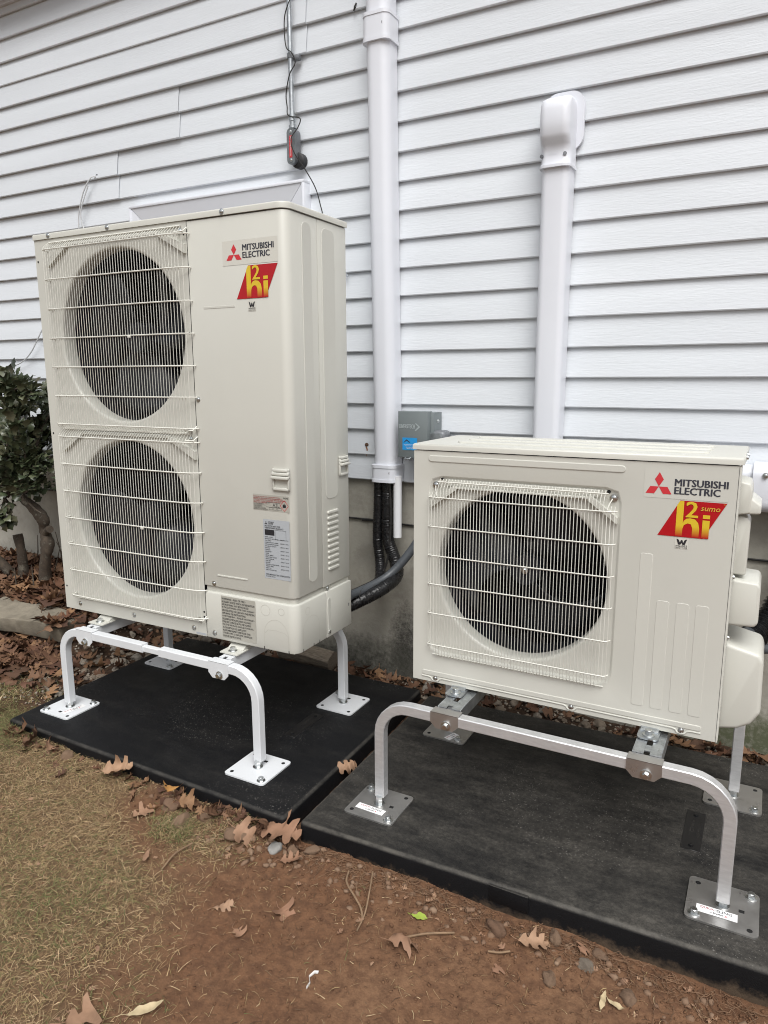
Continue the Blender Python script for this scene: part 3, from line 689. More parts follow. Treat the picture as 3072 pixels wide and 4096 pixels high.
# front embossings of the service panel
ember(sp, pill(.742, 1.0535, .862, 1.0605, .003), d=.0008, bev=.0008)
ember(sp, pill(.746, .2175, .868, .2225, .002), d=.0022, bev=.001)
# right side embossings
SA = ((0, 1, 0), (0, 0, 1)); SO = (1.05, 0, 0); SX = (1, 0, 0)
ember(sp, pill(.078, .212, .125, 1.292, .020), ax=SA, o=SO, out=SX, d=.0014, bev=.0013)
ember(rp, pill(.184, .463, .255, 1.291, .020), ax=SA, o=SO, out=SX, d=.0014, bev=.0013)
for i in range(11):
    z = .226+.0188*i; ember(rp, pill(.189, z, .253, z+.0105, .005), ax=SA, o=SO, out=SX, d=.0055, bev=.004, nm='louvre')
ember(bp2, pill(.174, .012, .190, .137, .0078), ax=SA, o=(1.0545, 0, 0), out=SX, d=.002, bev=.0015)
obj('screw', screw((1.0545, .182, .020), (1, 0, 0), .0058), M['zinc'], bp2)
obj('screw', screw((1.0505, .181, .1695), (1, 0, 0), .0052), M['zinc'], rp)
# knock-outs of the pipe cover: fine scored outlines
def outline(pts, P, w=.0011, close=True):
    bm = new(); n = len(pts)
    for i in range(n if close else n-1):
        a = Vector(pts[i]); b = Vector(pts[(i+1) % n]); d = (b-a); 
        if d.length < 1e-6: continue
        nn = Vector((-d.y, d.x)).normalized()*w/2
        poly(bm, [a+nn, b+nn, b-nn, a-nn], P)
    return bm
P4 = front(.0043)
arch = [(.929, .001)]+[(.976+.047*math.cos(a), .050+.055*math.sin(a)) for a in [math.pi-math.pi*i/12 for i in range(13)]]+[(1.023, .001)]
obj('knockout', outline(arch, P4, close=False), M['cream_dark'], bp)
obj('knockout', outline([(.931, .055), (.945, .068), (.976, .070), (1.008, .066), (1.021, .056)], P4, close=False), M['cream_dark'], bp)
obj('knockout', outline([(.937+.018*math.cos(i*.5236), .131+.018*math.sin(i*.5236)) for i in range(12)], P4), M['cream_dark'], bp)
obj('knockout', outline([(.998+.0115*math.cos(i*.6283), .134+.0115*math.sin(i*.6283)) for i in range(10)], P4), M['cream_dark'], bp)
PR = lambda y, z: Vector((1.0543, y, z))
obj('knockout', outline([(.031, .001), (.031, .06)]+[(.0775+.0465*math.cos(a), .065+.042*math.sin(a)) for a in [math.pi-math.pi*i/10 for i in range(11)]]+[(.124, .001)], PR, close=False), M['cream_dark'], bp)
obj('knockout', outline([(.058+.012*math.cos(i*.6283), .128+.013*math.sin(i*.6283)) for i in range(10)], PR), M['cream_dark'], bp)
bm = new()
for x in (.929, 1.023): box(bm, (x-.0012, -.0046, .0005), (x+.0012, -.003, .011))
for y in (.031, .090, .124): box(bm, (1.0535, y-.0012, .0005), (1.0546, y+.0012, .011))
obj('cut_notch', bm, M['hole'], bp)
# hand grips
def grip(x0, x1, z0, z1, place, par):
    w, h = x1-x0, z1-z0; bm = new(); zp = z0+h*.10
    def b3(a, b, bev): 
        vs = []; bmx = new(); box(bmx, a, b, bev); 
        for v in bmx.verts: v.co = place(v.co)
        tmp = bpy.data.meshes.new('x'); bmx.to_mesh(tmp); bmx.free(); bm.from_mesh(tmp); bpy.data.meshes.remove(tmp)
    b3((x0, z0, 0), (x1, z0+h*.14, .008), .003); b3((x0, z0, 0), (x0+.007, z1, .008), .003); b3((x1-.007, z0, 0), (x1, z1, .008), .003)
    for k in range(3): b3((x0, z0+h*(.52+.16*k), 0), (x1, z0+h*(.66+.16*k), .016-.004*k), .003)
    b3((x0+.006, z0+.006, -.0), (x1-.006, z0+h*.55, .0012), 0)
    bmesh.ops.recalc_face_normals(bm, faces=bm.faces)
    return obj('hand_grip', bm, M['cream'], par)
grip(.981, 1.043, .516, .583, lambda c: Vector((c.x, -c.z, c.y)), sp)
gl = grip(.03, .09, .545, .625, lambda c: Vector((-c.z, c.x, c.y)), u1)
grip(.262, .316, .530, .595, lambda c: Vector((1.05+c.z, c.x, c.y)), rp)
# labels
badge(sp, .824, 1.172, 1.0215, 1.2405, (.838, 1.186, .056, .044), (.898, 1.2105, .1105, .0165), (.898, 1.1895, .096, .0165), .0006)
h2i(sp, .916, 1.168, .105, .092, .045, .0011, False)
wtech(sp, .911, 1.040, .939, 1.069, .0006)
P = front(.0006); Q = front(.0011)
rl = obj('hazard_label', sheet(rectp(.902, .4505, 1.036, .4995), P), M['sticker_beige'], sp)
bm = new(); y = .4945
for s, w in (('WARNING: RISK OF ELECTRIC SHOCK. CAN CAUSE INJURY OR DEATH.', .100), ('DISCONNECT ALL REMOTE ELECTRIC POWER SUPPLIES BEFORE SERVICING.', .109), ('AVERTISSEMENT: RISQUE DE CHOCS ELECTRIQUES. PEUT CAUSER DES BLESSURES', .120), ('OU LA MORT. COUPER LES SOURCES D ALIMENTATION A', .109), ('DISTANCE AVANT LE DEPANNAGE.', .050)):
    write(bm, s, .9045, y-.0035, w, .0032, Q, .02); y -= .0045
obj('lettering', bm, M['dkred_ink'], rl)
bm = new(); y = .472
for s, w in (('DO THE WORK REFRIGERANT', .038), ('REQUIRES SPECIAL INSTALLATION', .044), ('WORK. PLEASE REFER TO', .032), ('THE INSTALLATION MANUAL, ETC.', .044), ('LE REFRIGERANT DEMANDE', .046), ('UNE INSTALLATION PARTICULIERE', .054)):
    write(bm, s, .9045, y-.0022, w, .0019, Q, .02); y -= .0034
write(bm, 'A2L', .976, .464, .025, .011, Q); write(bm, 'R454B', 1.016, .4905, .017, .0055, Q); write(bm, 'Refrigerant', .953, .472, .014, .0018, Q); write(bm, 'Safety Group', .953, .468, .016, .0018, Q)
for (a, b) in ((.963, .975), (.979, .990), (.993, 1.008)):
    for f_ in (outline(rectp(a, .4545, b, .4615), Q, .0006),):
        tmp = bpy.data.meshes.new('x'); f_.to_mesh(tmp); f_.free(); bm.from_mesh(tmp); bpy.data.meshes.remove(tmp)
f_ = outline(rectp(.951, .4625, 1.003, .4765), Q, .0006); tmp = bpy.data.meshes.new('x'); f_.to_mesh(tmp); f_.free(); bm.from_mesh(tmp)
poly(bm, [(1.019+a*.006, .470+b*.008) for a, b in ((-1, -.7), (1, -.7), (1.0, .1), (.6, .7), (.4, .2), (0, 1.2), (-.3, .3), (-.7, .8), (-1, .1))], Q)
obj('lettering', bm, M['black_ink'], rl)
obj('hazard_diamond', outline([(1.019, .4535), (1.034, .470), (1.019, .4865), (1.004, .470)], Q, .0014), M['red_ink'], rl)
sl_ = obj('rating_label', sheet(rectp(.9375, .2365, 1.0355, .4235), P), M['sticker_grey'], sp)
bm = new(); three_diamonds(bm, .943, .408, .011, .010, Q); write(bm, 'MITSUBISHI', .956, .4135, .022, .0042, Q, .02); write(bm, 'ELECTRIC', .956, .4085, .019, .0042, Q, .02)
write(bm, 'SPLIT-SYSTEM HEAT PUMP', .943, .401, .058, .0045, Q, .015); write(bm, 'THERMOPOMPE A DEUX BLOCS', .943, .395, .070, .0045, Q, .015)
poly(bm, rectp(.943, .3745, .979, .392), Q)
for i, s in enumerate(('MODEL / MODELE', 'SERVICE REF. / REF. SERVICE', 'UNIT SUPPLY', 'ALIMENTATION DE L APPAREIL', 'APPROVED FOR OUTDOOR USE', 'MIN CIRCUIT CAPACITY', 'FUSE MAX', 'FAN MOTOR', 'REFRIGERANT', 'CHARGE', 'CIRCUIT DESIGN', 'DATE OF FIRST CHARGE', 'DESIGN PRESSURE', 'HIGH SIDE', 'LOW SIDE', 'MAXIMUM ALLOWABLE PRESSURE', 'WEIGHT / POIDS', 'SERIAL NO.', 'YEAR OF MANUFACTURE')):
    yy = .3675-.0058*i; write(bm, s, .943, yy, min(.05, .0021*len(s)), .0027, Q, .02)
    if i % 2: write(bm, '208/230 V  60 Hz', 1.0, yy, .03, .0026, Q, .02)
write(bm, 'MITSUBISHI ELECTRIC CORPORATION', .9425, .2475, .0905, .0045, Q, .015); write(bm, 'MADE IN JAPAN', .9425, .2415, .035, .0032, Q, .015)
obj('lettering', bm, M['black_ink'], sl_)
bm = outline(rectp(.982, .3625, 1.022, .392), Q, .0006); obj('lettering', bm, M['black_ink'], sl_)
P = front(.0047); Q = front(.0052)
wl = obj('warning_label', sheet(rectp(.7595, .0125, .8985, .1545), P), M['sticker_beige'], bp)
bm = new(); y = .1485
for s, w in (('WARNING - RISK OF FIRE -', .098), ('AUXILIARY DEVICES WHICH MAY BE IGNITION', .132), ('SOURCES SHALL NOT BE INSTALLED', .108), ('IN THE DUCTWORK, OTHER THAN AUXILIARY', .131), ('DEVICES LISTED FOR USE WITH THE SPECIFIC', .132), ('APPLIANCE. SEE INSTRUCTIONS.', .096), ('AVERTISSEMENT - RISQUE D\'INCENDIE -', .131), ('LES DISPOSITIFS AUXILIAIRES POUVANT', .118), ('ETRE DES SOURCES DE FEU NE DOIVENT', .117), ('PAS ETRE INSTALLES DANS LES CONDUITS,', .126), ('A L\'EXCEPTION DES DISPOSITIFS', .096), ('AUXILIAIRES REPERTORIES POUR ETRE', .112), ('UTILISES AVEC LE DISPOSITIF SPECIFIQUE.', .120), ('VOIR LES INSTRUCTIONS.', .074)):
    write(bm, s, .7625, y-.006, w, .0062, Q, .008); y -= .0097
obj('lettering', bm, M['black_ink'], wl)
obj('maker_tag', sheet(rectp(.642, .003, .686, .010), front(.0006)), M['sticker_grey'], fp)
for x in (.202, .814): foot(u1, x, 0, -.0235, 0, M['cream'])
for x in (.202, .814):
    bm = new(); box(bm, (x-.036, D1-.02, -.0235), (x+.036, D1+.045, -.02)); box(bm, (x-.03, D1-.05, -.02), (x+.03, D1+.005, 0)); obj('mounting_foot', bm, M['cream'], u1)

# ---------------------------------------------------------------- low single-fan unit
W2, D2, H2 = .812, .313, .689
u2 = thing('heat_pump', 'low wide cream outdoor heat pump with one fan and valve covers on its right end', 'heat pump', (-.8583, 1.7725, .3426))
# front panel with shallow stamped recess round the fan
bm = new(); rx0, rx1, rz0, rz1, rr = .045, .5595, .088, .602, .03; N = 12; rcx, rcz = (rx0+rx1)/2, (rz0+rz1)/2
def ring_rect(hw, hh, r, k=6): return rrect(hw, hh, r, k)
outer = ring_rect((rx1-rx0)/2, (rz1-rz0)/2, rr); inner = ring_rect((rx1-rx0)/2-.008, (rz1-rz0)/2-.008, rr-.006)
def by_angle(pts, n=80):
    out = []
    for i in range(n):
        a = math.pi/4+2*math.pi*i/n; d = Vector((math.cos(a), math.sin(a))); best = None
        for p, q in zip(pts, pts[1:]+pts[:1]):
            p, q = Vector(p), Vector(q); e = q-p; den = d.x*e.y-d.y*e.x
            if abs(den) < 1e-12: continue
            t = (p.x*e.y-p.y*e.x)/den; u = (p.x*d.y-p.y*d.x)/den
            if t > 0 and -1e-6 <= u <= 1+1e-6: best = t
        out.append((d.x*best, d.y*best))
    return out
outer = by_angle(outer); inner = by_angle(inner)
def loop(pts, v): return [bm.verts.new((rcx+x, v, rcz+z)) for x, z in pts]
def band(a, b):
    n = len(a)
    for i in range(n): bm.faces.new((a[i], a[(i+1) % n], b[(i+1) % n], b[i]))
l0 = loop(outer, 0); l1 = loop([(lerp(a[0], b[0], .25), lerp(a[1], b[1], .25)) for a, b in zip(outer, inner)], .0006); l2 = loop([(lerp(a[0], b[0], .75), lerp(a[1], b[1], .75)) for a, b in zip(outer, inner)], .0058); l3 = loop(inner, .0065)
band(l0, l1); band(l1, l2); band(l2, l3)
# frame around recess: project to the panel outline
XL, XR, ZB, ZT = .0, .808, 0, .668
def proj_out(p):
    return p
fr = []
n = len(outer)
for i, (x, z) in enumerate(outer):
    X, Z = rcx+x, rcz+z
    k = min((XR-rcx)/x if x > 1e-9 else (XL-rcx)/x if x < -1e-9 else 1e9, (ZT-rcz)/z if z > 1e-9 else (ZB-rcz)/z if z < -1e-9 else 1e9)
    fr.append((rcx+x*k, rcz+z*k))
ov = [bm.verts.new((c[0], 0, c[1])) for c in fr]
for i in range(n):
    j = (i+1) % n; a, b = fr[i], fr[j]; ex = None
    if abs(a[0]-b[0]) > 1e-5 and abs(a[1]-b[1]) > 1e-5:   # the outline turns a corner between the two
        ex = bm.verts.new((XR if (a[0]+b[0])/2 > rcx else XL, 0, ZT if (a[1]+b[1])/2 > rcz else ZB))
    bm.faces.new((l0[i], ov[i], ex, ov[j], l0[j]) if ex else (l0[i], ov[i], ov[j], l0[j]))
# recess floor with round opening
Rf = .230; cx2, cz2 = .303, .347
an = [math.atan2(z+rcz-cz2, x+rcx-cx2) for x, z in inner]
prev = l3
for r_, v in ((Rf+.010, .0065), (Rf+.004, .008), (Rf+.001, .011), (Rf, .016), (Rf-.002, .050), (Rf, .054)):
    cur = [bm.verts.new((cx2+r_*math.cos(a), v, cz2+r_*math.sin(a))) for a in an]; band(prev, cur); prev = cur
bmesh.ops.subdivide_edges(bm, edges=[], cuts=1)
bmesh.ops.recalc_face_normals(bm, faces=bm.faces)
fp2 = obj('front_panel', bm, M['cream'], u2, ang=50)
bm = new()  # turned edges of the front panel (right end, left end, bottom)
sweep(bm, [(.8085, .0022, 0), (.8085, .0022, .668)], rrect(.0035, .0022, .002, 3), (1, 0, 0)); obj('corner_bead', bm, M['cream'], u2)
obj('panel_return', bx((.808, .0045, .001), (.812, .05, .668), .001, 1), M['cream'], u2); obj('panel_return', bx((-.0005, .0002, .001), (.0025, .05, .668), .001, 1), M['cream'], u2)
bm = new(); box(bm, (.0, .052, .001), (.003, D2-.005, .668)); box(bm, (.803, .052, .001), (.806, D2-.005, .668)); obj('side_panel', bm, M['cream'], u2)
obj('back_panel', bx((.003, D2-.008, .001), (.803, D2-.005, .668)), M['cream'], u2)
obj('base_pan', bx((.004, .004, .0005), (.803, D2-.009, .012)), M['cream'], u2)
obj('inner_wall', bx((.575, .06, .013), (.58, D2-.05, .66)), M['coil'], u2)
# coil with tube grid
bm = new(); box(bm, (.01, .255, .013), (.57, .29, .66)); obj('coil', bm, M['coil'], u2)
bm = new()
for i in range(26): wire(bm, [(.012, .252, .03+.024*i), (.568, .252, .03+.024*i)], .0022, 4)
for i in range(9): wire(bm, [(.04+.062*i, .249, .02), (.04+.062*i, .249, .65)], .0012, 4)
obj('coil_tubes', bm, M['blade'], u2)
bm = new(); lathe(bm, (cx2, .056, cz2), (0, 1, 0), [(Rf+.002, 0), (Rf+.0021, .09)], 48)
bmesh.ops.delete(bm, geom=[f for f in bm.faces if len(f.verts) > 4], context='FACES'); obj('shroud', bm, M['coil'], u2)
bm = new(); box(bm, (.262, .205, .02), (.276, .225, .655)); box(bm, (.318, .215, .02), (.326, .225, .655)); box(bm, (.262, .19, .29), (.326, .205, .40)); obj('motor_bracket', bm, M['strut'], u2)
fan(u2, cx2, cz2, .222, .075, 2.75, flip=True)
# top cover with ribs and overhang
bm = new(); tp = [(-.003, -.003), (.813, -.003), (.817, .003), (.817, D2+.002), (-.003, D2+.002)]
fs, top = prism(bm, tp, (0, 0, .6705), (1, 0, 0), (0, 1, 0), (0, 0, .0165)); ts = set(top)
bmesh.ops.bevel(bm, geom=[e for e in bm.edges if e.verts[0] in ts and e.verts[1] in ts], offset=.006, segments=4, profile=.5, affect='EDGES')
tc2 = obj('top_cover', bm, M['cream'], u2, ang=60)
for y0, y1 in ((.055, .10), (.135, .18), (.215, .26)): ember(tc2, pill(.10, y0, .74, y1, .02), o=(0, 0, .687), ax=((1, 0, 0), (0, 1, 0)), out=(0, 0, 1), d=.005, bev=.004)
for y in (.10, .16): obj('screw', screw((.817, y, .678), (1, 0, 0), .006), M['zinc'], tc2)
ember(fp2, pill(.044, .6385, .5635, .656, .0085), d=.0022, bev=.0018)
for (x0, x1, zt) in ((.609, .638, .447), (.653, .682, .334), (.698, .727, .334), (.741, .770, .334)): ember(fp2, pill(x0, .0545, x1, zt, .006), d=.0008, bev=.0008)
ember(fp2, pill(.029, .019, .774, .033, .005), d=.0018, bev=.0015)
# lower bead with dips around the screws
bm = new(); zc = .0145; pts = [(.029, zc)]
for x in (.071, .461, .730): pts += [(x-.022, zc), (x-.014, zc-.002), (x-.009, zc-.009), (x, zc-.011), (x+.009, zc-.009), (x+.014, zc-.002), (x+.022, zc)]
pts.append((.774, zc)); sweep(bm, [(x, 0, z) for x, z in pts], circ(.0024, 8), (0, 1, 0)); obj('embossed_bead', bm, M['cream'], fp2)
for x in (.071, .461, .730): obj('screw', screw((x, -.0005, .0125), (0, -1, 0), .0048), M['zinc'], fp2)
# wire guard
bm = new(); yv = -.0195; yh = -.0222
xsw = [.0535+.0088*i for i in range(57)]; zt, zb = .562, .085
for z in (.544, .4625, .381, .2995, .2145, .122):
    wire(bm, [(.0525, -.0, z), (.0515, -.010, z), (.056, yh+.001, z), (.068, yh, z), (.530, yh, z), (.542, yh+.001, z), (.549, -.011, z), (.5505, -.006, z)], .0018)
for i, x in enumerate(xsw):
    k = min(i, len(xsw)-1-i)
    if k < 3:
        wire(bm, [(x, -.010 if k < 1 else -.016, .104), (x, -.016 if k < 1 else yv, .12), (x, -.016 if k < 1 else yv, .546), (x, -.012, .556)], .00098, 4)
    else:
        wire(bm, [(x, .002, zb-.001), (x, yv+.006, zb+.004), (x, yv, zb+.014), (x, yv, zt), (x, yv+.003, zt+.008), (x, .001, zt+.031)], .00098, 4)
wire(bm, [(.076, -.006, .5855), (.528, -.006, .5855)], .0019); wire(bm, [(.064, -.006, .0885), (.540, -.006, .0885)], .0019)
wire(bm, [(.528, -.016, .548), (.532, -.012, .562), (.537, -.002, .573)], .0015); wire(bm, [(.076, -.016, .548), (.072, -.012, .562), (.067, -.002, .573)], .0015)
g2 = obj('fan_guard', bm, M['cream_wire'], u2, ang=60)
for x in (.539, .066): obj('screw', screw((x, .004, .575), (0, -1, 0), .0065), M['zinc'], g2)
for (x0, x1, s) in ((.054, .128, 1), (.551, .478, -1)):
    bm = new(); q = [(x0, .512), (x0, .528), (x1-.004*s, .580), (x1, .566)]
    prism(bm, q if s > 0 else q[::-1], (0, -.008, 0), (1, 0, 0), (0, 0, 1), (0, .0145, 0)); obj('guard_bracket', bm, M['cream'], g2)
bm = new(); box(bm, (.125, -.006, .569), (.482, .006, .5745), .001, 1); box(bm, (.10, .0025, .574), (.505, .006, .592), .001, 1); obj('guard_bracket', bm, M['cream'], g2)
for x, z in ((.526, .589), (.066, .0905), (.540, .0875), (.084, .594)):
    bm = new(); lathe(bm, (x, .0064, z), (0, -1, 0), [(.0045, 0), (.0045, .0012)], 10); obj('guard_slot', bm, M['hole'], fp2)
badge(fp2, .607, .584, .790, .654, (.6115, .594, .058, .051), (.6755, .6145, .112, .0165), (.6755, .5955, .097, .0165), .0005, False)
h2i(fp2, .690, .5815, .099, .0865, .0455, .0010, True)
wtech(fp2, .6845, .4665, .7135, .492, .0005)
# right end: grip, sensor post, valve covers
def soft(parts, nm, par, bev=.006, m=None):
    bm = new()
    for pts, y0, y1 in parts:
        b2 = new(); fs, _ = prism(b2, pts, (0, y0, 0), (1, 0, 0), (0, 0, 1), (0, y1-y0, 0))
        bmesh.ops.bevel(b2, geom=list(b2.edges), offset=bev, segments=3, profile=.5, affect='EDGES', clamp_overlap=True)
        tmp = bpy.data.meshes.new('x'); b2.to_mesh(tmp); b2.free(); bm.from_mesh(tmp); bpy.data.meshes.remove(tmp)
    return obj(nm, bm, m or M['cream'], par, ang=50)
soft([([(.804, .545), (.837, .552), (.837, .606), (.832, .622), (.804, .628)], .060, .18), ([(.804, .548), (.8575, .551), (.858, .572), (.835, .590), (.804, .592)], .062, .178), ([(.804, .40), (.838, .40), (.8385, .528), (.832, .540), (.804, .545)], .075, .15)], 'side_grip', u2, .005)
soft([([(.804, .278), (.866, .280), (.8735, .290), (.8725, .378), (.866, .388), (.804, .392)], .058, .20)], 'terminal_cover', u2, .007)
soft([([(.804, .006), (.850, .016), (.879, .034), (.8975, .066), (.894, .196), (.886, .214), (.804, .232)], .060, .23)], 'valve_cover', u2, .011)
for z in (.40, .25): obj('screw', screw((.8125, .048, z), (1, 0, 0), .005), M['zinc'], u2)
for x in (.145, .659): foot(u2, x, -.004, -.0085, .012, M['galv'], .025)
for x in (.145, .659): obj('mounting_foot', bx((x-.03, D2-.06, -.0085), (x+.03, D2+.03, -.001)), M['galv'], u2)

# ---------------------------------------------------------------- line-set covers, box, conduits on the wall
def cover_prof(w, d, k=5, q=.24):  # open-backed rounded cover, x across, y out (negative)
    r = w*q; pts = [(-w/2, 0)]
    for i in range(k+1):
        a = math.pi-math.pi/2*i/k; pts.append((-w/2+r+r*math.cos(a), -(d-r)-r*math.sin(a)))
    for i in range(k+1):
        a = math.pi/2-math.pi/2*i/k; pts.append((w/2-r+r*math.cos(a), -(d-r)-r*math.sin(a)))
    return pts+[(w/2, 0)]
def duct(bm, a, b, prof, s=1.0, yb=2.504, dy=0):
    """vertical cover from a=(x,z) to b"""
    rings = []
    for x, z in (a, b): rings.append([bm.verts.new((x+p*s, yb+q*s, z)) for p, q in prof])
    m = len(prof)
    for j in range(m): bm.faces.new((rings[0][j], rings[0][(j+1) % m], rings[1][(j+1) % m], rings[1][j]))
    bm.faces.new(rings[0][::-1]); bm.faces.new(rings[1]); bmesh.ops.recalc_face_normals(bm, faces=bm.faces)
ld1 = thing('line_cover', 'long white line set cover running up the siding left of the grey box', 'pipe cover', (-1.312, 2.504, .81))
def loc_(o, bm): 
    for v in bm.verts: v.co -= o.location
    return bm
pr = cover_prof(.094, .076, 6, .36); ld1x = lambda z: lerp(-1.312, -1.338, (z-.85)/1.65)
for z0, z1 in ((.86, 2.37), (2.46, 2.98)):
    bm = new(); duct(bm, (ld1x(z0), z0), (ld1x(z1), z1), pr); obj('cover_channel', loc_(ld1, bm), M['vinyl'], ld1)
def coupling(par, x, z0, z1, w, d):
    bm = new(); p1 = cover_prof(w+.012, d+.007); 
    duct(bm, (x, z0), (x, z1), p1); duct(bm, (x, z0-.004), (x, z0+.008), cover_prof(w+.016, d+.009)); duct(bm, (x, z1-.008), (x, z1+.004), cover_prof(w+.016, d+.009))
    c = obj('coupling', loc_(par, bm), M['vinyl'], par)
    bm = new(); lathe(bm, Vector((x+w/2-.012, 2.504-d-.0005, (z0+z1)/2+.004))-par.location, (.5, -1, 0), [(.008, 0), (.008, .004)], 12); obj('screw_hole', bm, M['cast'], c)
coupling(ld1, ld1x(2.41), 2.372, 2.458, .094, .076); coupling(ld1, ld1x(.84), .808, .868, .094, .076)
ld2 = thing('line_cover', 'white line set cover that ends at a rounded wall cap behind the low unit', 'pipe cover', (-.680, 2.504, .62))
bm = new(); duct(bm, (-.680, .62), (-.680, 1.895), cover_prof(.092, .076)); obj('cover_channel', loc_(ld2, bm), M['vinyl'], ld2)
# wall cap: swollen elbow over a flange
bm = new(); P_ = [(1.872, .100, .084, 0), (1.880, .100, .084, 0), (1.884, .096, .080, 0), (1.925, .097, .082, 0), (1.936, .098, .088, 0), (1.950, .098, .100, .0), (1.962, .098, .106, 0), (2.00, .098, .108, 0), (2.035, .098, .107, 0), (2.055, .097, .102, 0), (2.068, .094, .092, 0), (2.076, .089, .076, 0), (2.081, .083, .052, 0), (2.083, .078, .02, 0)]
rings = []
for z, w, d, _ in P_: rings.append([bm.verts.new((-.680+p, 2.504+q, z)) for p, q in cover_prof(w, d, 6)])
m = len(rings[0])
for a, b in zip(rings, rings[1:]):
    for j in range(m): bm.faces.new((a[j], a[(j+1) % m], b[(j+1) % m], b[j]))
bm.faces.new(rings[0][::-1]); bm.faces.new(rings[-1]); bmesh.ops.recalc_face_normals(bm, faces=bm.faces)
cap = obj('wall_cap', loc_(ld2, bm), M['vinyl'], ld2, ang=70)
bm = new(); fl = []
fs, top = prism(bm, [(-.674+a, 2.020+b) for a, b in rrect(.066, .090, .045, 6)], (0, 2.505, 0), (1, 0, 0), (0, 0, 1), (0, -.011, 0)); obj('wall_flange', loc_(ld2, bm), M['vinyl'], ld2)
bm = new(); duct(bm, (-.680, 1.868), (-.680, 1.876), cover_prof(.104, .088)); obj('cap_rim', loc_(ld2, bm), M['vinyl'], ld2)
for x in (-.722, -.648):
    bm = new(); lathe(bm, Vector((x, 2.504-.078, 1.905))-ld2.location, (-.2 if x < -.7 else .35, -1, 0), [(.006, 0), (.006, .004)], 12); obj('screw_hole', bm, M['cast'], cap)
bm = new(); write(bm, 'INOAC', -.705, 1.905, .034, .006, lambda a, b: Vector((a, 2.504-.0805-.0012, b))-ld2.location); obj('lettering', bm, M['vinyl'], cap)
# horizontal cover leaving to the right behind the low unit
ld3 = thing('line_cover', 'white horizontal line set cover at the right edge behind the low unit', 'pipe cover', (-.05, 2.504, .87))
def hduct(bm, x0, x1, z, w, d):
    pf = cover_prof(w, d); rings = [[bm.verts.new((x, 2.504+q, z+p)) for p, q in pf] for x in (x0, x1)]; m = len(pf)
    for j in range(m): bm.faces.new((rings[0][j], rings[0][(j+1) % m], rings[1][(j+1) % m], rings[1][j]))
    bm.faces.new(rings[0][::-1]); bm.faces.new(rings[1]); bmesh.ops.recalc_face_normals(bm, faces=bm.faces)
bm = new(); hduct(bm, -.24, -.028, .876, .120, .080); hduct(bm, .22, 1.0, .876, .120, .08); obj('cover_channel', loc_(ld3, bm), M['vinyl'], ld3)
bm = new(); hduct(bm, -.032, .225, .872, .148, .096); el = obj('coupling', loc_(ld3, bm), M['vinyl'], ld3)
obj('screw', screw(Vector((.002, 2.404, .915))-ld3.location, (0, -1, 0), .006), M['zinc'], el)
bm = new(); lathe(bm, Vector((.000, 2.418, .822))-ld3.location, (0, -1, -.4), [(.008, 0), (.008, .004)], 12); obj('screw_hole', bm, M['cast'], el)
# drain stub
dp = obj('drain_pipe', tube([(-1.258, 2.450, .586), (-1.2575, 2.450, .83)], .0165, 16), M['pvc']); tag(dp, 'short white PVC drain pipe hanging below the wall cover', 'pipe')
# insulated line sets and hoses
def corr(pts, r, k=9, amp=.032, step=.009):
    P = spline(pts, 14); L = [0]
    for a, b in zip(P, P[1:]): L.append(L[-1]+(b-a).length)
    out = []; sc = []; n = int(L[-1]/step*2); j = 0
    for i in range(n+1):
        d = L[-1]*i/n
        while j < len(L)-2 and L[j+1] < d: j += 1
        t = (d-L[j])/max(1e-6, L[j+1]-L[j]); out.append(P[j].lerp(P[j+1], min(1, t))); sc.append(1+(amp if i % 2 else -amp)+amp*1.2*noise.noise((i*.7, r*99, 0)))
    bm = new(); sweep(bm, out, circ(r, 12), scale=sc); return bm
ls = thing('insulated_pipes', 'pair of black wrapped refrigerant pipes curving from the wall cover into the tall unit', 'pipes', (-1.32, 2.46, .8))
o3 = ls.location
for pts, r in (([(-1.347, 2.462, .86), (-1.348, 2.460, .70), (-1.350, 2.455, .57), (-1.330, 2.44, .46), (-1.300, 2.36, .415), (-1.330, 2.25, .385), (-1.40, 2.14, .36), (-1.44, 2.03, .345)], .0205), ([(-1.305, 2.462, .86), (-1.306, 2.46, .70), (-1.302, 2.455, .575), (-1.262, 2.44, .49), (-1.222, 2.37, .452), (-1.232, 2.27, .425), (-1.300, 2.17, .385), (-1.40, 2.06, .34), (-1.44, 2.03, .33)], .0245)):
    obj('wrapped_pipe', corr([Vector(p)-o3 for p in pts], r), M['tape'], ls)
obj('control_wire', tube([p-o3 for p in spline([(-1.288, 2.44, .82), (-1.283, 2.44, .65), (-1.292, 2.43, .50), (-1.315, 2.40, .43), (-1.36, 2.3, .40), (-1.42, 2.1, .38)])], .005, 6), M['cable_blk'], ls)
wh = thing('conduit_whip', 'grey flexible electrical conduit looping from the wall box to the tall unit', 'conduit', (-1.25, 2.3, .45)); o3 = wh.location
gp = [(-1.245, 2.02, .437), (-1.29, 2.13, .428), (-1.275, 2.24, .432), (-1.235, 2.33, .462), (-1.180, 2.38, .535), (-1.130, 2.41, .63), (-1.095, 2.44, .76), (-1.085, 2.455, .90), (-1.086, 2.46, .955)]
obj('hose', corr([Vector(p)-o3 for p in gp], .0165, amp=.018, step=.006), M['hose_grey'], wh)
for q in ((-1.262, 2.27, .435), (-1.280, 2.20, .428)):
    bm = new(); c = Vector(q)-o3; sweep(bm, [c+Vector((.002*i, 0, .024*math.sin(i*.785)-.012))+Vector((0, .028*math.cos(i*.785), 0)) for i in range(9)], circ(.0022, 5)); obj('cable_tie', bm, M['cable_blk'], wh)
bm = new(); box(bm, (-1.122, 2.43, .925), (-1.052, 2.50, 1.012), .018, 4); lb2 = obj('angle_fitting', loc_(wh, bm), M['cast'], wh)
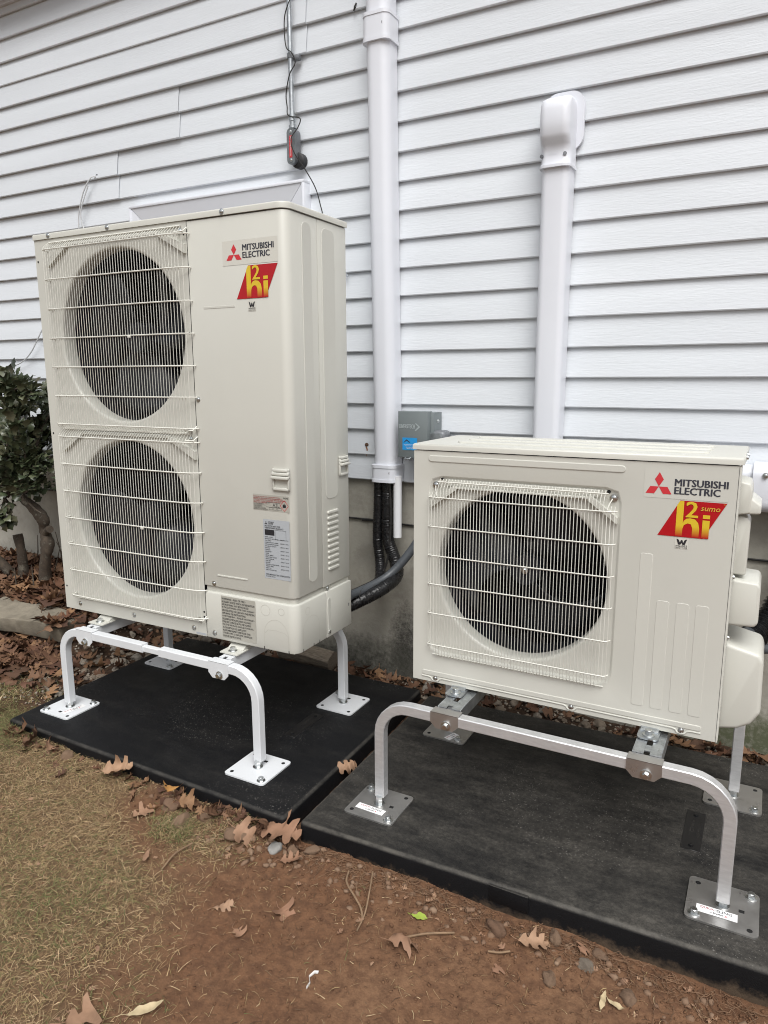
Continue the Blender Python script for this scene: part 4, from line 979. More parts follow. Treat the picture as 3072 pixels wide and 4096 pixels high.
obj('fitting_lid', loc_(wh, bx((-1.117, 2.424, .935), (-1.062, 2.431, 1.003), .004)), M['cast_lid'], wh)
# grey disconnect box
db = thing('disconnect_box', 'grey electrical disconnect box with a blue sticker fixed to the siding', 'electrical box', (-1.171, 2.5, .905)); o3 = db.location
bm = new(); box(bm, (-1.225, 2.432, .912), (-1.098, 2.506, 1.078), .002); obj('enclosure', loc_(db, bm), M['box_grey'], db)
bm = new(); box(bm, (-1.231, 2.400, .909), (-1.109, 2.445, 1.083), .003); cv = obj('cover', loc_(db, bm), M['box_grey'], db)
obj('hasp', loc_(db, tube([(-1.200, 2.405, .912), (-1.198, 2.395, .905), (-1.180, 2.395, .905), (-1.178, 2.405, .912)], .003, 6)), M['galv'], cv)
Pd = lambda a, b: Vector((a, 2.3990, b))-o3
bm = new(); write(bm, 'DIVERSITECH', -1.224, 1.019, .064, .0155, Pd, .05); poly(bm, [(-1.156, 1.010), (-1.138, 1.026), (-1.156, 1.040), (-1.158, 1.037), (-1.146, 1.026), (-1.160, 1.013)], Pd); obj('lettering', bm, mat('embossed_grey', (.34, .38, .39), .4), cv)
sb = obj('sticker', sheet(rectp(-1.211, .939, -1.150, .985), Pd), M['sticker_blue'], cv)
Pe = lambda a, b: Vector((a, 2.3986, b))-o3
bm = new()
for i, s in enumerate(('Visit www.diversitech.com', 'for product information', 'and installation videos', '800-995-2222')): write(bm, s, -1.205+.004*i, .958-.0048*i, .048-.008*i, .0028, Pe, .01)
obj('lettering', bm, M['sticker_white'], sb)
bm = new(); poly(bm, [(-1.207, .967), (-1.198, .975), (-1.193, .979), (-1.188, .975), (-1.178, .967), (-1.182, .9665), (-1.193, .974), (-1.203, .9665)], Pe); obj('emblem', bm, M['navy_ink'], sb)
obj('hinge_screw', screw(Vector((-1.098, 2.47, 1.045))-o3, (1, 0, 0), .005), M['zinc'], db)
# metal conduit with angle body
em = thing('metal_conduit', 'thin steel conduit running down the siding to a grey fitting with a red label', 'conduit', (-1.73, 2.49, 2.0)); o3 = em.location
obj('conduit_tube', tube([Vector((-1.736, 2.478, 2.97))-o3, Vector((-1.731, 2.478, 2.17))-o3], .0095, 12), M['galv'], em)
bm = new(); lathe(bm, Vector((-1.730, 2.478, 2.205))-o3, (0, 0, -1), [(.011, 0), (.0145, .002), (.0145, .022), (.0115, .024), (.0115, .034), (.015, .038), (.015, .048), (.012, .050)], 12); obj('connector', bm, M['galv'], em)
bm = new(); pts = rrect(.0185, .066, .0184, 5); fs, top = prism(bm, [(-1.727+a, 2.088+b) for a, b in pts], (0, 2.498, 0), (1, 0, 0), (0, 0, 1), (0, -.036, 0)); lb = obj('angle_body', loc_(em, bm), M['cast'], em)
bm = new(); fs, top = prism(bm, [(-1.727+a*1.02, 2.088+b*1.01) for a, b in pts], (0, 2.462, 0), (1, 0, 0), (0, 0, 1), (0, -.004, 0)); lid = obj('lid', loc_(em, bm), M['cast_lid'], lb)
for z in (2.038, 2.140): obj('lid_screw', screw(Vector((-1.727, 2.458, z))-o3, (0, -1, 0), .0042), M['zinc'], lb)
Pl = lambda a, b: Vector((a, 2.4573, b))-o3; Pl2 = lambda a, b: Vector((-1.7215-b, 2.4568, 2.050+a))-o3
obj('red_strip_label', sheet(rectp(-1.7345, 2.047, -1.7205, 2.126), Pl), M['red_ink'], lb)
bm = new(); write(bm, 'Thermostatic Flexus Installed', .003, .0035, .07, .006, Pl2); obj('lettering', bm, M['sticker_white'], lb)
bm = new(); lathe(bm, Vector((-1.712, 2.506, 2.040))-o3, (0, -1, 0), [(.029, 0), (.029, .026), (.024, .030)], 18); obj('rubber_boot', bm, M['rubber'], em)
bm = new(); lathe(bm, Vector((-1.7325, 2.478, 2.405))-o3, (0, 0, 1), [(.0125, 0), (.0125, .016)], 12); box(bm, Vector((-1.732, 2.484, 2.400))-o3, Vector((-1.700, 2.507, 2.416))-o3, .004); obj('strap', bm, M['cast'], em)
tw = thing('thin_wire', 'thin black wire twisting around the steel conduit and dropping behind the tall unit', 'wire', (-1.72, 2.47, 2.3)); o3 = tw.location
pts = [(-1.722, 2.475, 2.62), (-1.716, 2.462, 2.60), (-1.740, 2.460, 2.55), (-1.752, 2.470, 2.50), (-1.742, 2.466, 2.44), (-1.715, 2.460, 2.415), (-1.703, 2.466, 2.38), (-1.725, 2.458, 2.34), (-1.750, 2.468, 2.28), (-1.748, 2.470, 2.235), (-1.738, 2.462, 2.20), (-1.690, 2.47, 2.185), (-1.694, 2.46, 2.150), (-1.716, 2.445, 2.11), (-1.706, 2.448, 2.06), (-1.672, 2.47, 2.0), (-1.640, 2.49, 1.935), (-1.618, 2.49, 1.87), (-1.60, 2.48, 1.80), (-1.595, 2.45, 1.6), (-1.60, 2.4, 1.3)]
obj('strand', tube([p-o3 for p in spline([Vector(p) for p in pts], 6)], .0023, 5), M['cable_blk'], tw)
wc = thing('white_cable', 'thin white cable looping out of the siding beside the tall unit', 'cable', (-3.0, 2.48, 1.5)); o3 = wc.location
pts = [(-2.862, 2.515, 2.130), (-2.880, 2.485, 2.122), (-2.930, 2.478, 2.06), (-2.975, 2.482, 1.97), (-2.99, 2.486, 1.90), (-3.02, 2.488, 1.80), (-3.10, 2.488, 1.68), (-3.22, 2.488, 1.55), (-3.33, 2.488, 1.44), (-3.43, 2.488, 1.335), (-3.53, 2.488, 1.282), (-3.64, 2.488, 1.266), (-3.74, 2.49, 1.26)]
obj('strand', tube([p-o3 for p in spline([Vector(p) for p in pts], 6)], .0032, 6), M['cable_wht'], wc)
pts = [(-2.90, 2.484, 2.09), (-2.95, 2.480, 2.0), (-2.962, 2.482, 1.95), (-2.952, 2.486, 1.90), (-2.94, 2.488, 1.84)]
obj('strand', tube([p-o3 for p in spline([Vector(p) for p in pts], 6)], .0028, 6), M['cable_wht'], wc)
bm = new(); lathe(bm, Vector((-2.860, 2.5095, 2.132))-o3, (0, -1, 0), [(.010, 0), (.008, .006)], 10); obj('wall_plug', bm, M['cast'], wc)
hw = obj('ground_wire', tube(spline([(-4.2, 2.526, .60), (-1.60, 2.525, .628), (-1.46, 2.524, .624), (-1.36, 2.524, .629), (-1.2, 2.524, .622), (-.6, 2.525, .625), (.0, 2.524, .628), (1.5, 2.526, .62)], 5), .0042, 6), M['cable_blk']); tag(hw, 'black wire running level along the concrete foundation between the units', 'wire')
obj('form_joint', bx((-8, .0212, .6135), (4, .0225, .6152)), M['concrete'], house)
rs = thing('rusty_screw', 'rusty screw with a brown streak in the siding left of the wall cover', 'screw', (-1.43, 2.5085, .938))
obj('head', screw((0, .004, 0), (0, -1, 0), .006), mat('rust', (.13, .07, .04), .9, 0, .5, 90), rs)
bm = new(); poly(bm, [(-.004, -.006), (.003, -.006), (.007, -.02), (.003, -.034), (.001, -.048), (-.002, -.034), (.001, -.02)][::-1], lambda a, b: Vector((a, .0022-.001 if b > -.02 else .0005, b))); obj('rust_streak', bm, mat('rust_stain', (.34, .15, .055), .9, 0, .4, 90), rs)
hk = obj('cable_hook', tube([(-1.512, 2.51, 1.600), (-1.505, 2.495, 1.602), (-1.498, 2.492, 1.592)], .0035, 6), M['galv']); tag(hk, 'tiny grey hook sticking out of the siding right of the tall unit', 'hook')
sc_ = new()
for q in ([(-1.468, 2.508, 2.522), (-1.462, 2.503, 2.533), (-1.456, 2.506, 2.545)], [(-1.463, 2.503, 2.531), (-1.457, 2.502, 2.528)]): sweep(sc_, q, circ(.0028, 5))
tag(obj('twig_bit', sc_, M['cable_blk']), 'small dark bit of twig caught on the siding near the top', 'twig')

# right edge: wrapped pipe and hose behind the low unit
rp_ = thing('insulated_pipes', 'crinkled black wrapped pipe and grey hose behind the valve covers at the right edge', 'pipes', (.02, 2.35, .5)); o3 = rp_.location
obj('wrapped_pipe', corr([Vector(p)-o3 for p in ((-.05, 2.10, .400), (-.02, 2.28, .418), (.030, 2.36, .455), (.075, 2.42, .54), (.12, 2.46, .70), (.13, 2.47, .83))], .036, amp=.09, step=.014), M['tape'], rp_)
obj('hose', corr([Vector(p)-o3 for p in ((-.015, 2.13, .50), (-.002, 2.30, .455), (.018, 2.33, .415), (.055, 2.36, .395), (.12, 2.40, .43), (.2, 2.46, .55))], .016, amp=.012, step=.006), M['hose_grey'], rp_)

# ---------------------------------------------------------------- garden bits
OAK = [(0, .014), (.06, .05), (.12, .14), (.18, .25), (.27, .285), (.28, .19), (.30, .12), (.36, .14), (.41, .28), (.47, .40), (.57, .45), (.59, .33), (.57, .24), (.585, .145), (.64, .15), (.69, .24), (.76, .33), (.85, .325), (.84, .22), (.825, .14), (.86, .095), (.90, .12), (.96, .13), (1, .0)]
def leaf_mesh(seed, L=.11, curl=1.0, simple=False):
    r = random.Random(seed); bm = new(); n = len(OAK)
    if simple: half = [[(i/11, .13*math.sin(math.pi*i/11)**.9*(1+.15*math.sin(i*1.7+seed))+.004) for i in range(12)]]*2; n = 12
    else:
        half = []
        for s in (0, 1):
            k = [r.uniform(.75, 1.15) for _ in range(4)]; sh = r.uniform(-.02, .02)
            half.append([(min(1, x+(sh+r.uniform(-.012, .012) if 0 < x < 1 else 0)), max(0, y*k[min(3, int(x*4))]*(.95+.2*r.random()))) for x, y in OAK])
    if not simple and r.random() < .45:
        a, b = r.choice(((0, 15), (7, n), (0, 11), (6, 20))); half = [h[a:b] for h in half]; n = b-a
        half = [[(x, y) for x, y in h] for h in half]
    twist = r.uniform(-.9, .9)*curl; bend = r.uniform(-1.3, 1.3)*curl; cup = r.uniform(.4, 1.5)*curl*r.choice((1, 1, 1, -1)); wob = Vector((r.uniform(0, 99), 0, 0))
    def dfm(x, y):
        a = bend*(x-.35); xx = L*(.35+math.sin(a)/bend) if abs(bend) > .05 else L*x; zz = L*(1-math.cos(a))/bend if abs(bend) > .05 else 0
        b = cup*2.1*y; yy = L*math.sin(b)/(cup*2.1); z2 = L*(1-math.cos(b))/(cup*2.1); tw = twist*(x-.4)
        q = (noise.noise(Vector((x*3.2, y*3.2, 0))+wob)*.07+noise.noise(Vector((x*8, y*8, 4))+wob)*.03)*L*curl
        return Vector((xx, yy*math.cos(tw)-z2*math.sin(tw), zz+yy*math.sin(tw)+z2*math.cos(tw)+q))
    mid = [lerp(half[0][0][0], half[0][-1][0], i/(n-1)) for i in range(n)]; mid = [lerp(half[0][i][0], mid[i], .6) for i in range(n)]
    M0 = [bm.verts.new(dfm(x, 0)) for x in mid]
    for s, H in zip((1, -1), half):
        prev = M0
        for f in (.5, 1):
            cur = [bm.verts.new(dfm(lerp(mid[i], H[i][0], f), s*lerp(0, H[i][1], f))) for i in range(n)]
            for i in range(n-1): bm.faces.new((prev[i], prev[i+1], cur[i+1], cur[i]) if s > 0 else (prev[i], cur[i], cur[i+1], prev[i+1]))
            prev = cur
    a = M0[0].co.copy()
    sweep(bm, [a+Vector((.003, 0, 0)), a+Vector((-L*.10, .004*r.uniform(-1, 1), .002)), a+Vector((-L*.24, .012*r.uniform(-1, 1), r.uniform(0, .01)))], circ(L*.010, 4))
    bmesh.ops.translate(bm, verts=bm.verts, vec=(-L*.45, 0, 0))
    me = bpy.data.meshes.new('oak_leaf'); bm.to_mesh(me); bm.free(); me.materials.append(M['leaf']); me.polygons.foreach_set('use_smooth', [True]*len(me.polygons))
    return me
LV = [leaf_mesh(100+i, rnd.uniform(.085, .130), rnd.uniform(.5, 1.5)) for i in range(22)]
def place(name, me, x, y, dz=.004, rz=None, tilt=.35, s=1, z=None):
    o = bpy.data.objects.new(name, me); COL.objects.link(o)
    o.location = (x, y, (ground_h(x, y) if z is None else z)+dz)
    o.rotation_euler = (rnd.uniform(-tilt, tilt), rnd.uniform(-tilt, tilt), rnd.uniform(0, 6.28) if rz is None else rz); o.scale = (s, s, s); return o
def free(x, y, m=.02):
    for P in (PAD_A, PAD_B):
        if P[0][0]-m < x < P[1][0]+m and P[0][1]-m < y < P[2][1]+m: return False
    return y < 2.50
# loose litter underneath, as one mass
def mass(name, meshes, n, gen, m, zoff=(0, .02), tilt=.5, sc=(.6, 1.0), label=None):
    V = []; Fc = []; tint = []
    data = [([v.co.copy() for v in q.vertices], [tuple(p.vertices) for p in q.polygons]) for q in meshes]
    for _ in range(n):
        x, y = gen(); vs, fs = rnd.choice(data); s = rnd.uniform(*sc)
        R = (Matrix.Rotation(rnd.uniform(0, 6.28), 3, 'Z') @ Matrix.Rotation(rnd.uniform(-tilt, tilt), 3, 'X') @ Matrix.Rotation(rnd.uniform(-tilt, tilt), 3, 'Y'))
        o = Vector((x, y, ground_h(x, y)+rnd.uniform(*zoff))); b = len(V); t = rnd.random()
        for v in vs: V.append(o+(R @ v)*s); tint.append(t)
        for q in fs: Fc.append(tuple(i+b for i in q))
    me = bpy.data.meshes.new(name); me.from_pydata(V, [], Fc); a = me.attributes.new('tint', 'FLOAT', 'POINT'); a.data.foreach_set('value', tint)
    me.materials.append(m); me.polygons.foreach_set('use_smooth', [True]*len(me.polygons)); o = obj(name, me, None); tag(o, label, kind='stuff'); return o
def gen_bed():
    while True:
        x = rnd.uniform(-4.0, -2.36); y = rnd.uniform(1.5, 2.50)
        if not free(x, y, .0): continue
        dens = max(smooth(1.60, 1.82, y+.1*noise.noise((x*3, 1, 0)))*.9, smooth(2.2, 2.3, y)*.9)
        if -2.72 < x and 1.72 < y: dens *= .14
        if abs(y-(2.03+.1*(x+3.1))) < .07 and x < -2.70: dens *= .12
        if rnd.random() < dens: return x, y
def gen_strip():
    while True:
        x = rnd.uniform(-2.3, .4); y = rnd.uniform(2.40, 2.505)
        if -2.4 < x < -1.55 and rnd.random() < .6: continue
        if -1.0 < x < -.35 and rnd.random() < .75: continue
        return x, y
mass('leaf_litter', LV, 1900, gen_bed, M['leaf'], (0, .035), .6, (.45, .9), 'matted brown oak leaf litter covering the garden bed beside the shrub')
mass('leaf_litter', LV, 130, gen_strip, M['leaf'], (0, .02), .7, (.4, .8), 'broken brown leaf litter in the strip between pads and foundation')
for i in range(170):
    x, y = gen_bed(); o = place('oak_leaf', rnd.choice(LV), x, y, rnd.uniform(.02, .045), tilt=.5, s=rnd.uniform(.85, 1.4))
    zn = 'between the shrub trunk and the foundation' if y > 2.27 else 'piled around the concrete edging block' if x < -2.66 and y > 1.93 else 'in front of the edging block' if x < -2.66 else 'among the river stones left of the pad'
    sz = 'large ' if o.scale.x > 1.22 else 'small ' if o.scale.x < 1.0 else ''; tp = ' tipped up on edge' if abs(o.rotation_euler.x) > .36 else ' lying flat' if abs(o.rotation_euler.x)+abs(o.rotation_euler.y) < .3 else ''; tag(o, sz+'dry oak leaf'+tp+' '+zn, 'leaf', sz+'oak leaves'+tp+' '+zn)
for i in range(34):
    x, y = gen_strip(); o = place('oak_leaf', rnd.choice(LV), x, y, rnd.uniform(.015, .035), tilt=.6, s=rnd.uniform(.7, 1.0))
    tag(o, 'dry brown oak leaf caught in the strip between the black pads and the foundation', 'leaf', 'oak leaves along the foundation')
# stones
def stone_mesh(seed, sub=3):
    r = random.Random(seed); bm = new(); bmesh.ops.create_icosphere(bm, subdivisions=sub, radius=1)
    sx, sy, sz = r.uniform(.85, 1.3), r.uniform(.7, 1.0), r.uniform(.5, .75); o = Vector((r.uniform(0, 50), r.uniform(0, 50), 0))
    cuts = [(Vector((r.gauss(0, 1), r.gauss(0, 1), r.gauss(0, 1))).normalized(), r.uniform(.60, .92)) for _ in range(9)]
    for v in bm.verts:
        for nn, dd in cuts:
            e = v.co.dot(nn)-dd
            if e > 0: v.co -= nn*e*.92
        d = v.co.copy(); k = 1+.50*noise.noise(d*1.0+o)+.22*noise.noise(d*2.2+o)+.07*noise.noise(d*6+o); k = min(k, 1.0+.12*noise.noise(d*.5+o)+.25*abs(noise.noise(d*1.6+o*2))); v.co = Vector((d.x*sx, d.y*sy, d.z*sz))*k
    me = bpy.data.meshes.new('stone'); bm.to_mesh(me); bm.free(); me.materials.append(M['stone']); me.polygons.foreach_set('use_smooth', [True]*len(me.polygons)); return me
SM = [stone_mesh(i) for i in range(16)]
used = []
def stones(n, gen, smin, smax, label, group):
    c = 0; tries = 0
    while c < n and tries < n*40:
        tries += 1; x, y = gen(); s = smin+(smax-smin)*rnd.random()**1.6
        if not free(x, y, s*.6) or any((x-a)**2+(y-b)**2 < (.80*(s+q))**2 for a, b, q in used): continue
        used.append((x, y, s)); o = place('stone', rnd.choice(SM), x, y, s*.12, tilt=.4, s=s)
        zn = '' if 'bed' not in label else ' near the foundation' if y > 2.3 else ' near the rear stand leg' if y > 2.0 else ' near the front stand leg'
        sz = 'large ' if s > .027 else 'small ' if s < .018 else ''
        tag(o, sz+label+zn, 'stone', sz+group+zn); c += 1
stones(120, lambda: (rnd.uniform(-2.75, -2.33)+.0, rnd.uniform(1.72, 2.49)), .012, .036, 'river stone in the bed left of the pad', 'river stones beside the pad')
stones(60, lambda: (rnd.uniform(-2.4, -1.85), rnd.uniform(2.39, 2.50)), .016, .036, 'rounded river stone in the strip behind the tall unit', 'river stones behind the tall unit')
stones(70, lambda: (rnd.uniform(-1.15, .25), rnd.uniform(2.38, 2.50)), .010, .030, 'stone in the strip behind the low unit', 'stones behind the low unit')
mass('pebbles', [stone_mesh(50+i, 1) for i in range(6)], 1500, lambda: ((rnd.uniform(-2.8, -2.33), rnd.uniform(1.6, 2.5)) if rnd.random() < .5 else (rnd.uniform(-2.4, .3), rnd.uniform(2.39, 2.51))), M['stone'], (-.002, .004), .5, (.003, .010), 'small pebbles between the larger stones beside and behind the pads')
mass('soil_crumbs', [stone_mesh(70+i, 1) for i in range(5)], 5200, lambda: (rnd.uniform(-1.3, .3), 1.48-abs(rnd.gauss(0, .13))) if rnd.random() < .45 else (rnd.uniform(-1.6, .5), rnd.uniform(.6, 1.47)), M['ground'], (-.001, .002), .5, (.0012, .0058), 'reddish soil crumbs scattered over the bare dirt')
mass('leaf_crumbs', LV, 210, lambda: (rnd.choice((rnd.uniform(-2.3, -1.1), rnd.gauss(-1.25, .13))), 1.445-abs(rnd.gauss(0, .035))), M['leaf'], (0, .014), .8, (.12, .46), 'broken bits of leaf along the front edge of the first pad')
mass('leaf_crumbs', LV, 60, lambda: (rnd.uniform(-1.04, .15), 1.45-abs(rnd.gauss(0, .06))), M['leaf_tan'], (0, .008), .5, (.06, .22), 'broken bits of leaf along the front edge of the dusty pad')
mass('lawn_crumbs', LV, 90, lambda: (rnd.uniform(-2.6, -.6), rnd.uniform(.6, 1.4)), M['leaf_tan'], (.002, .010), .4, (.06, .20), 'small broken leaf bits scattered over lawn and dirt')
mass('front_pebbles', [stone_mesh(90+i, 1) for i in range(5)], 260, lambda: (rnd.choice((rnd.gauss(-1.2, .18), rnd.uniform(-.9, .15))), 1.45-abs(rnd.gauss(0, .07))), M['stone_dirty'], (-.002, .003), .5, (.004, .014), 'small soil stained pebbles along the front of the pads')
def rock(x, y, s, m, label, flat=1, rz=None):
    me = stone_mesh(int(abs(x*1000))+5); me.materials.clear(); me.materials.append(M[m]); o = place('rock', me, x, y, s*.16, tilt=.2, s=s, rz=rz); o.scale.z *= flat; tag(o, label, 'rock')
rock(-1.976, 1.432, .026, 'stone_dirty', 'small tan rock against the left half of the pad front')
rock(-1.470, 1.385, .034, 'stone_dirty', 'pale rounded rock under the yellowish leaf by the pad front')
rock(-1.395, 1.352, .036, 'stone_dirty', 'flat tan rock half sunk beside the green grass tuft')
rock(-1.335, 1.39, .024, 'stone_dirty', 'small pinkish rock right of the flat tan rock')
rock(-1.200, 1.375, .034, 'stone_dirty', 'dusty tan rock under crumpled leaves near the gap between pads', .9)
rock(-1.095, 1.395, .022, 'stone_grey', 'pale grey egg shaped stone in front of the gap between pads')
rock(-1.046, 1.412, .025, 'stone_dirty', 'tan round stone beside the pale grey egg shaped stone')
rock(-.995, 1.432, .024, 'stone_dirty', 'soil covered stone at the left corner of the dusty pad')
rock(-.470, 1.415, .027, 'stone_dirty', 'largest reddish brown angular rock on the bare dirt')
rock(-.335, 1.450, .022, 'stone_dirty', 'rounded dirty rock leaning at the dusty pad front')
rock(-.318, 1.345, .019, 'stone_dirty', 'small flat brown rock below the tan oak leaf')
rock(-.258, 1.410, .018, 'stone', 'greyish pebble among the roots near the dusty pad')
rock(-.235, 1.452, .017, 'stone_dirty', 'brown pebble right of the tan leaf by the roots')
rock(-.160, 1.372, .021, 'stone_dirty', 'round brown rock nearest the right edge on the dirt')
rock(-2.660, 1.700, .028, 'stone', 'chunky beige rock in the grass left of the pad')
# concrete edging block and old log
bm = new(); box(bm, (-.25, -.075, -.045), (.25, .075, .036), .008, 2)
bmesh.ops.subdivide_edges(bm, edges=[e for e in bm.edges if e.calc_length() > .1], cuts=12, use_grid_fill=True)
for v in bm.verts: v.co += Vector((noise.noise(v.co*14), noise.noise(v.co*14+Vector((9, 0, 0))), noise.noise(v.co*14+Vector((0, 9, 0)))))*.009+Vector((0, noise.noise(v.co*4)*.014, noise.noise(v.co*5)*.010))
eb = obj('edging_block', bm, M['block'], loc=(-2.975, 2.035, .100)); eb.rotation_euler = (.16, .05, .12); tag(eb, 'weathered concrete edging block at the foot of the shrub bed', 'edging block')
bm = new(); box(bm, (-.3, -.06, -.045), (.3, .06, .045), .012, 3); eb2 = obj('edging_block', bm, M['block'], loc=(-3.56, 1.98, .085)); eb2.rotation_euler = (.05, .02, .05); tag(eb2, 'concrete edging block leaving the frame at the left edge', 'edging block')
bm = new(); sweep(bm, [(-.13, 0, 0), (-.05, .005, .004), (.05, 0, .002), (.13, -.004, 0)], [(a*(1+.15*math.sin(i*2.1)), b*(1+.12*math.cos(i*1.7))) for i, (a, b) in enumerate(circ(.042, 14))]); lg = obj('wood_chunk', bm, M['wood_old'], loc=(-1.700, 2.445, .012)); lg.rotation_euler = (.3, .05, .06); tag(lg, 'weathered split wood chunk lying behind the first pad against the foundation', 'log')

for i in range(26):
    x = rnd.gauss(-2.80, .12); y = 2.03+rnd.uniform(-.12, .10); o = place('oak_leaf', rnd.choice(LV), x, y, .05 if y > 1.95 else .025, tilt=.45, s=rnd.uniform(.9, 1.3), z=max(ground_h(x, y), .085 if y > 1.97 else -9))
    tag(o, 'dry brown oak leaf piled around the concrete edging block', 'leaf', 'oak leaves piled around the concrete edging block')
# holly shrub
sh = thing('holly_shrub', 'dark green holly shrub with a crooked trunk and two cut stumps beside the tall unit', 'shrub', (-3.15, 2.25, .21)); o3 = sh.location
def limb(pts, radii, nm, par, n=9):
    P = spline([Vector(p)-o3 for p in pts], 6); S = []
    for i in range(len(P)):
        t = i/(len(P)-1)*(len(radii)-1); k = min(int(t), len(radii)-2); S.append(lerp(radii[k], radii[k+1], t-k)*.92*(1+.22*noise.noise((i*.8, radii[0]*90, 0))))
    bm = new(); sweep(bm, P, circ(1, n), scale=S); return obj(nm, bm, M['bark'], par, ang=70)
limb([(-3.150, 2.25, .15), (-3.148, 2.25, .24), (-3.118, 2.24, .33), (-3.108, 2.25, .40), (-3.135, 2.26, .47), (-3.125, 2.25, .52), (-3.165, 2.24, .572), (-3.24, 2.24, .615), (-3.34, 2.25, .67), (-3.42, 2.26, .78)], [.040, .032, .027, .034, .028, .032, .030, .027, .025, .018], 'trunk', sh)
limb([(-3.115, 2.25, .45), (-3.08, 2.24, .475), (-3.058, 2.235, .482)], [.02, .018, .021], 'stump', sh)
limb([(-3.335, 2.26, .14), (-3.330, 2.26, .25), (-3.318, 2.25, .34), (-3.335, 2.25, .425)], [.034, .028, .024, .026], 'stump', sh)
limb([(-3.39, 2.25, .13), (-3.40, 2.24, .20), (-3.45, 2.22, .27), (-3.52, 2.2, .33)], [.036, .028, .026, .024], 'stump', sh)
BR = []
for i in range(26):
    a = rnd.uniform(0, 6.28); s = Vector((-3.2-rnd.uniform(0, .22), 2.25, .58+rnd.uniform(0, .2)))
    e = Vector((-3.34+rnd.uniform(-.42, .34), 2.24+rnd.uniform(-.22, .2), rnd.uniform(.62, 1.20)))
    if e.x > -2.98: e.x = -2.98
    m_ = s.lerp(e, .5)+Vector((rnd.uniform(-.06, .06), rnd.uniform(-.06, .06), rnd.uniform(-.02, .10))); BR.append([s, m_, e])
e_ = [((-3.30, 2.22, 1.10), (-3.15, 2.2, 1.16), (-2.995, 2.18, 1.135)), ((-3.3, 2.25, .95), (-3.2, 2.2, 1.12), (-3.22, 2.2, 1.22)), ((-3.2, 2.2, .66), (-3.1, 2.18, .60), (-3.02, 2.17, .575)), ((-3.3, 2.2, .66), (-3.3, 2.16, .58), (-3.29, 2.15, .52))]
BR += [[Vector(q) for q in b] for b in e_]
bm = new()
for b in BR:
    P = spline([p-o3 for p in b], 4); sweep(bm, P, circ(1, 5), scale=[lerp(.008, .002, i/(len(P)-1)) for i in range(len(P))])
for i in range(14):
    x = rnd.uniform(-3.5, -2.98); y = rnd.uniform(2.15, 2.45); z = ground_h(x, y); q = Vector((x, y, z)); d = Vector((rnd.uniform(-.05, .05), rnd.uniform(-.05, .03), rnd.uniform(.08, .22)))
    sweep(bm, [q-o3, q+d*.5-o3+Vector((.005, 0, 0)), q+d-o3], circ(1, 4), scale=[.004, .003, .0015])
tag(obj('branches', bm, M['bark'], sh), kind='stuff')
def holly(seed):
    r = random.Random(seed); L = .050; out = []; K = 6; V = []; Fq = []
    cup = r.uniform(-.5, .5); 
    for i in range(K+1):
        t = i/K; w = .29*math.sin(math.pi*min(1, t*.95+.03))**.8*(1 if i % 2 else 1.5)
        for s in (-1, 0, 1): V.append(Vector((L*t, L*w*s, L*(.25*cup*abs(s)*w*2+.22*math.sin(t*2.6)-.05))))
    for i in range(K):
        for j in range(2): Fq.append((i*3+j, i*3+j+1, i*3+j+4, i*3+j+3))
    return V, Fq
HL = [holly(i) for i in range(6)]; V = []; Fq = []; tint = []
def add_leaf(p, d, s):
    vs, fs = rnd.choice(HL); z = Vector((rnd.uniform(-.6, .6), rnd.uniform(-.9, .2), 1)).normalized(); x = d.normalized(); y = z.cross(x).normalized(); z = x.cross(y); R = Matrix((x, y, z)).transposed(); b = len(V); t = rnd.random()
    for v in vs: V.append(p-o3+(R @ v)*s); tint.append(t)
    for q in fs: Fq.append(tuple(i+b for i in q))
for b in BR:
    P = spline(b, 10); n = len(P)
    for i in range(3, n):
        for k in range(2 if i < n*.5 else 6):
            dv = Vector((rnd.uniform(-1, 1), rnd.uniform(-1, .8), rnd.uniform(-.5, .8))); tw_ = P[i]+dv*rnd.uniform(0, .075)
            if tw_.x > -2.95 or tw_.y > 2.46 or (tw_.z < .67 and -3.26 < tw_.x): continue
            add_leaf(tw_, dv+(P[i]-P[i-1]).normalized()*.8, rnd.uniform(.7, 1.15))
for i in range(110):   # inner mass
    a = Vector((rnd.gauss(-3.38, .17), rnd.gauss(2.25, .10), rnd.gauss(.90, .15)))
    if a.x > -2.97 or a.z < .68 or a.z > 1.22 or a.y > 2.46: continue
    add_leaf(a, Vector((rnd.uniform(-1, 1), rnd.uniform(-1, 1), rnd.uniform(-.6, .6))), rnd.uniform(.7, 1.1))
for i in range(5): add_leaf(Vector((-3.66+rnd.uniform(-.04, .05), 2.40, 1.265+rnd.uniform(-.02, .03))), Vector((rnd.uniform(-1, 1), -.4, rnd.uniform(-.5, .5))), 1.1)
me = bpy.data.meshes.new('foliage'); me.from_pydata(V, [], Fq); a = me.attributes.new('tint', 'FLOAT', 'POINT'); a.data.foreach_set('value', tint)
me.materials.append(M['holly']); me.polygons.foreach_set('use_smooth', [True]*len(me.polygons)); tag(obj('foliage', me, None, sh), kind='stuff')

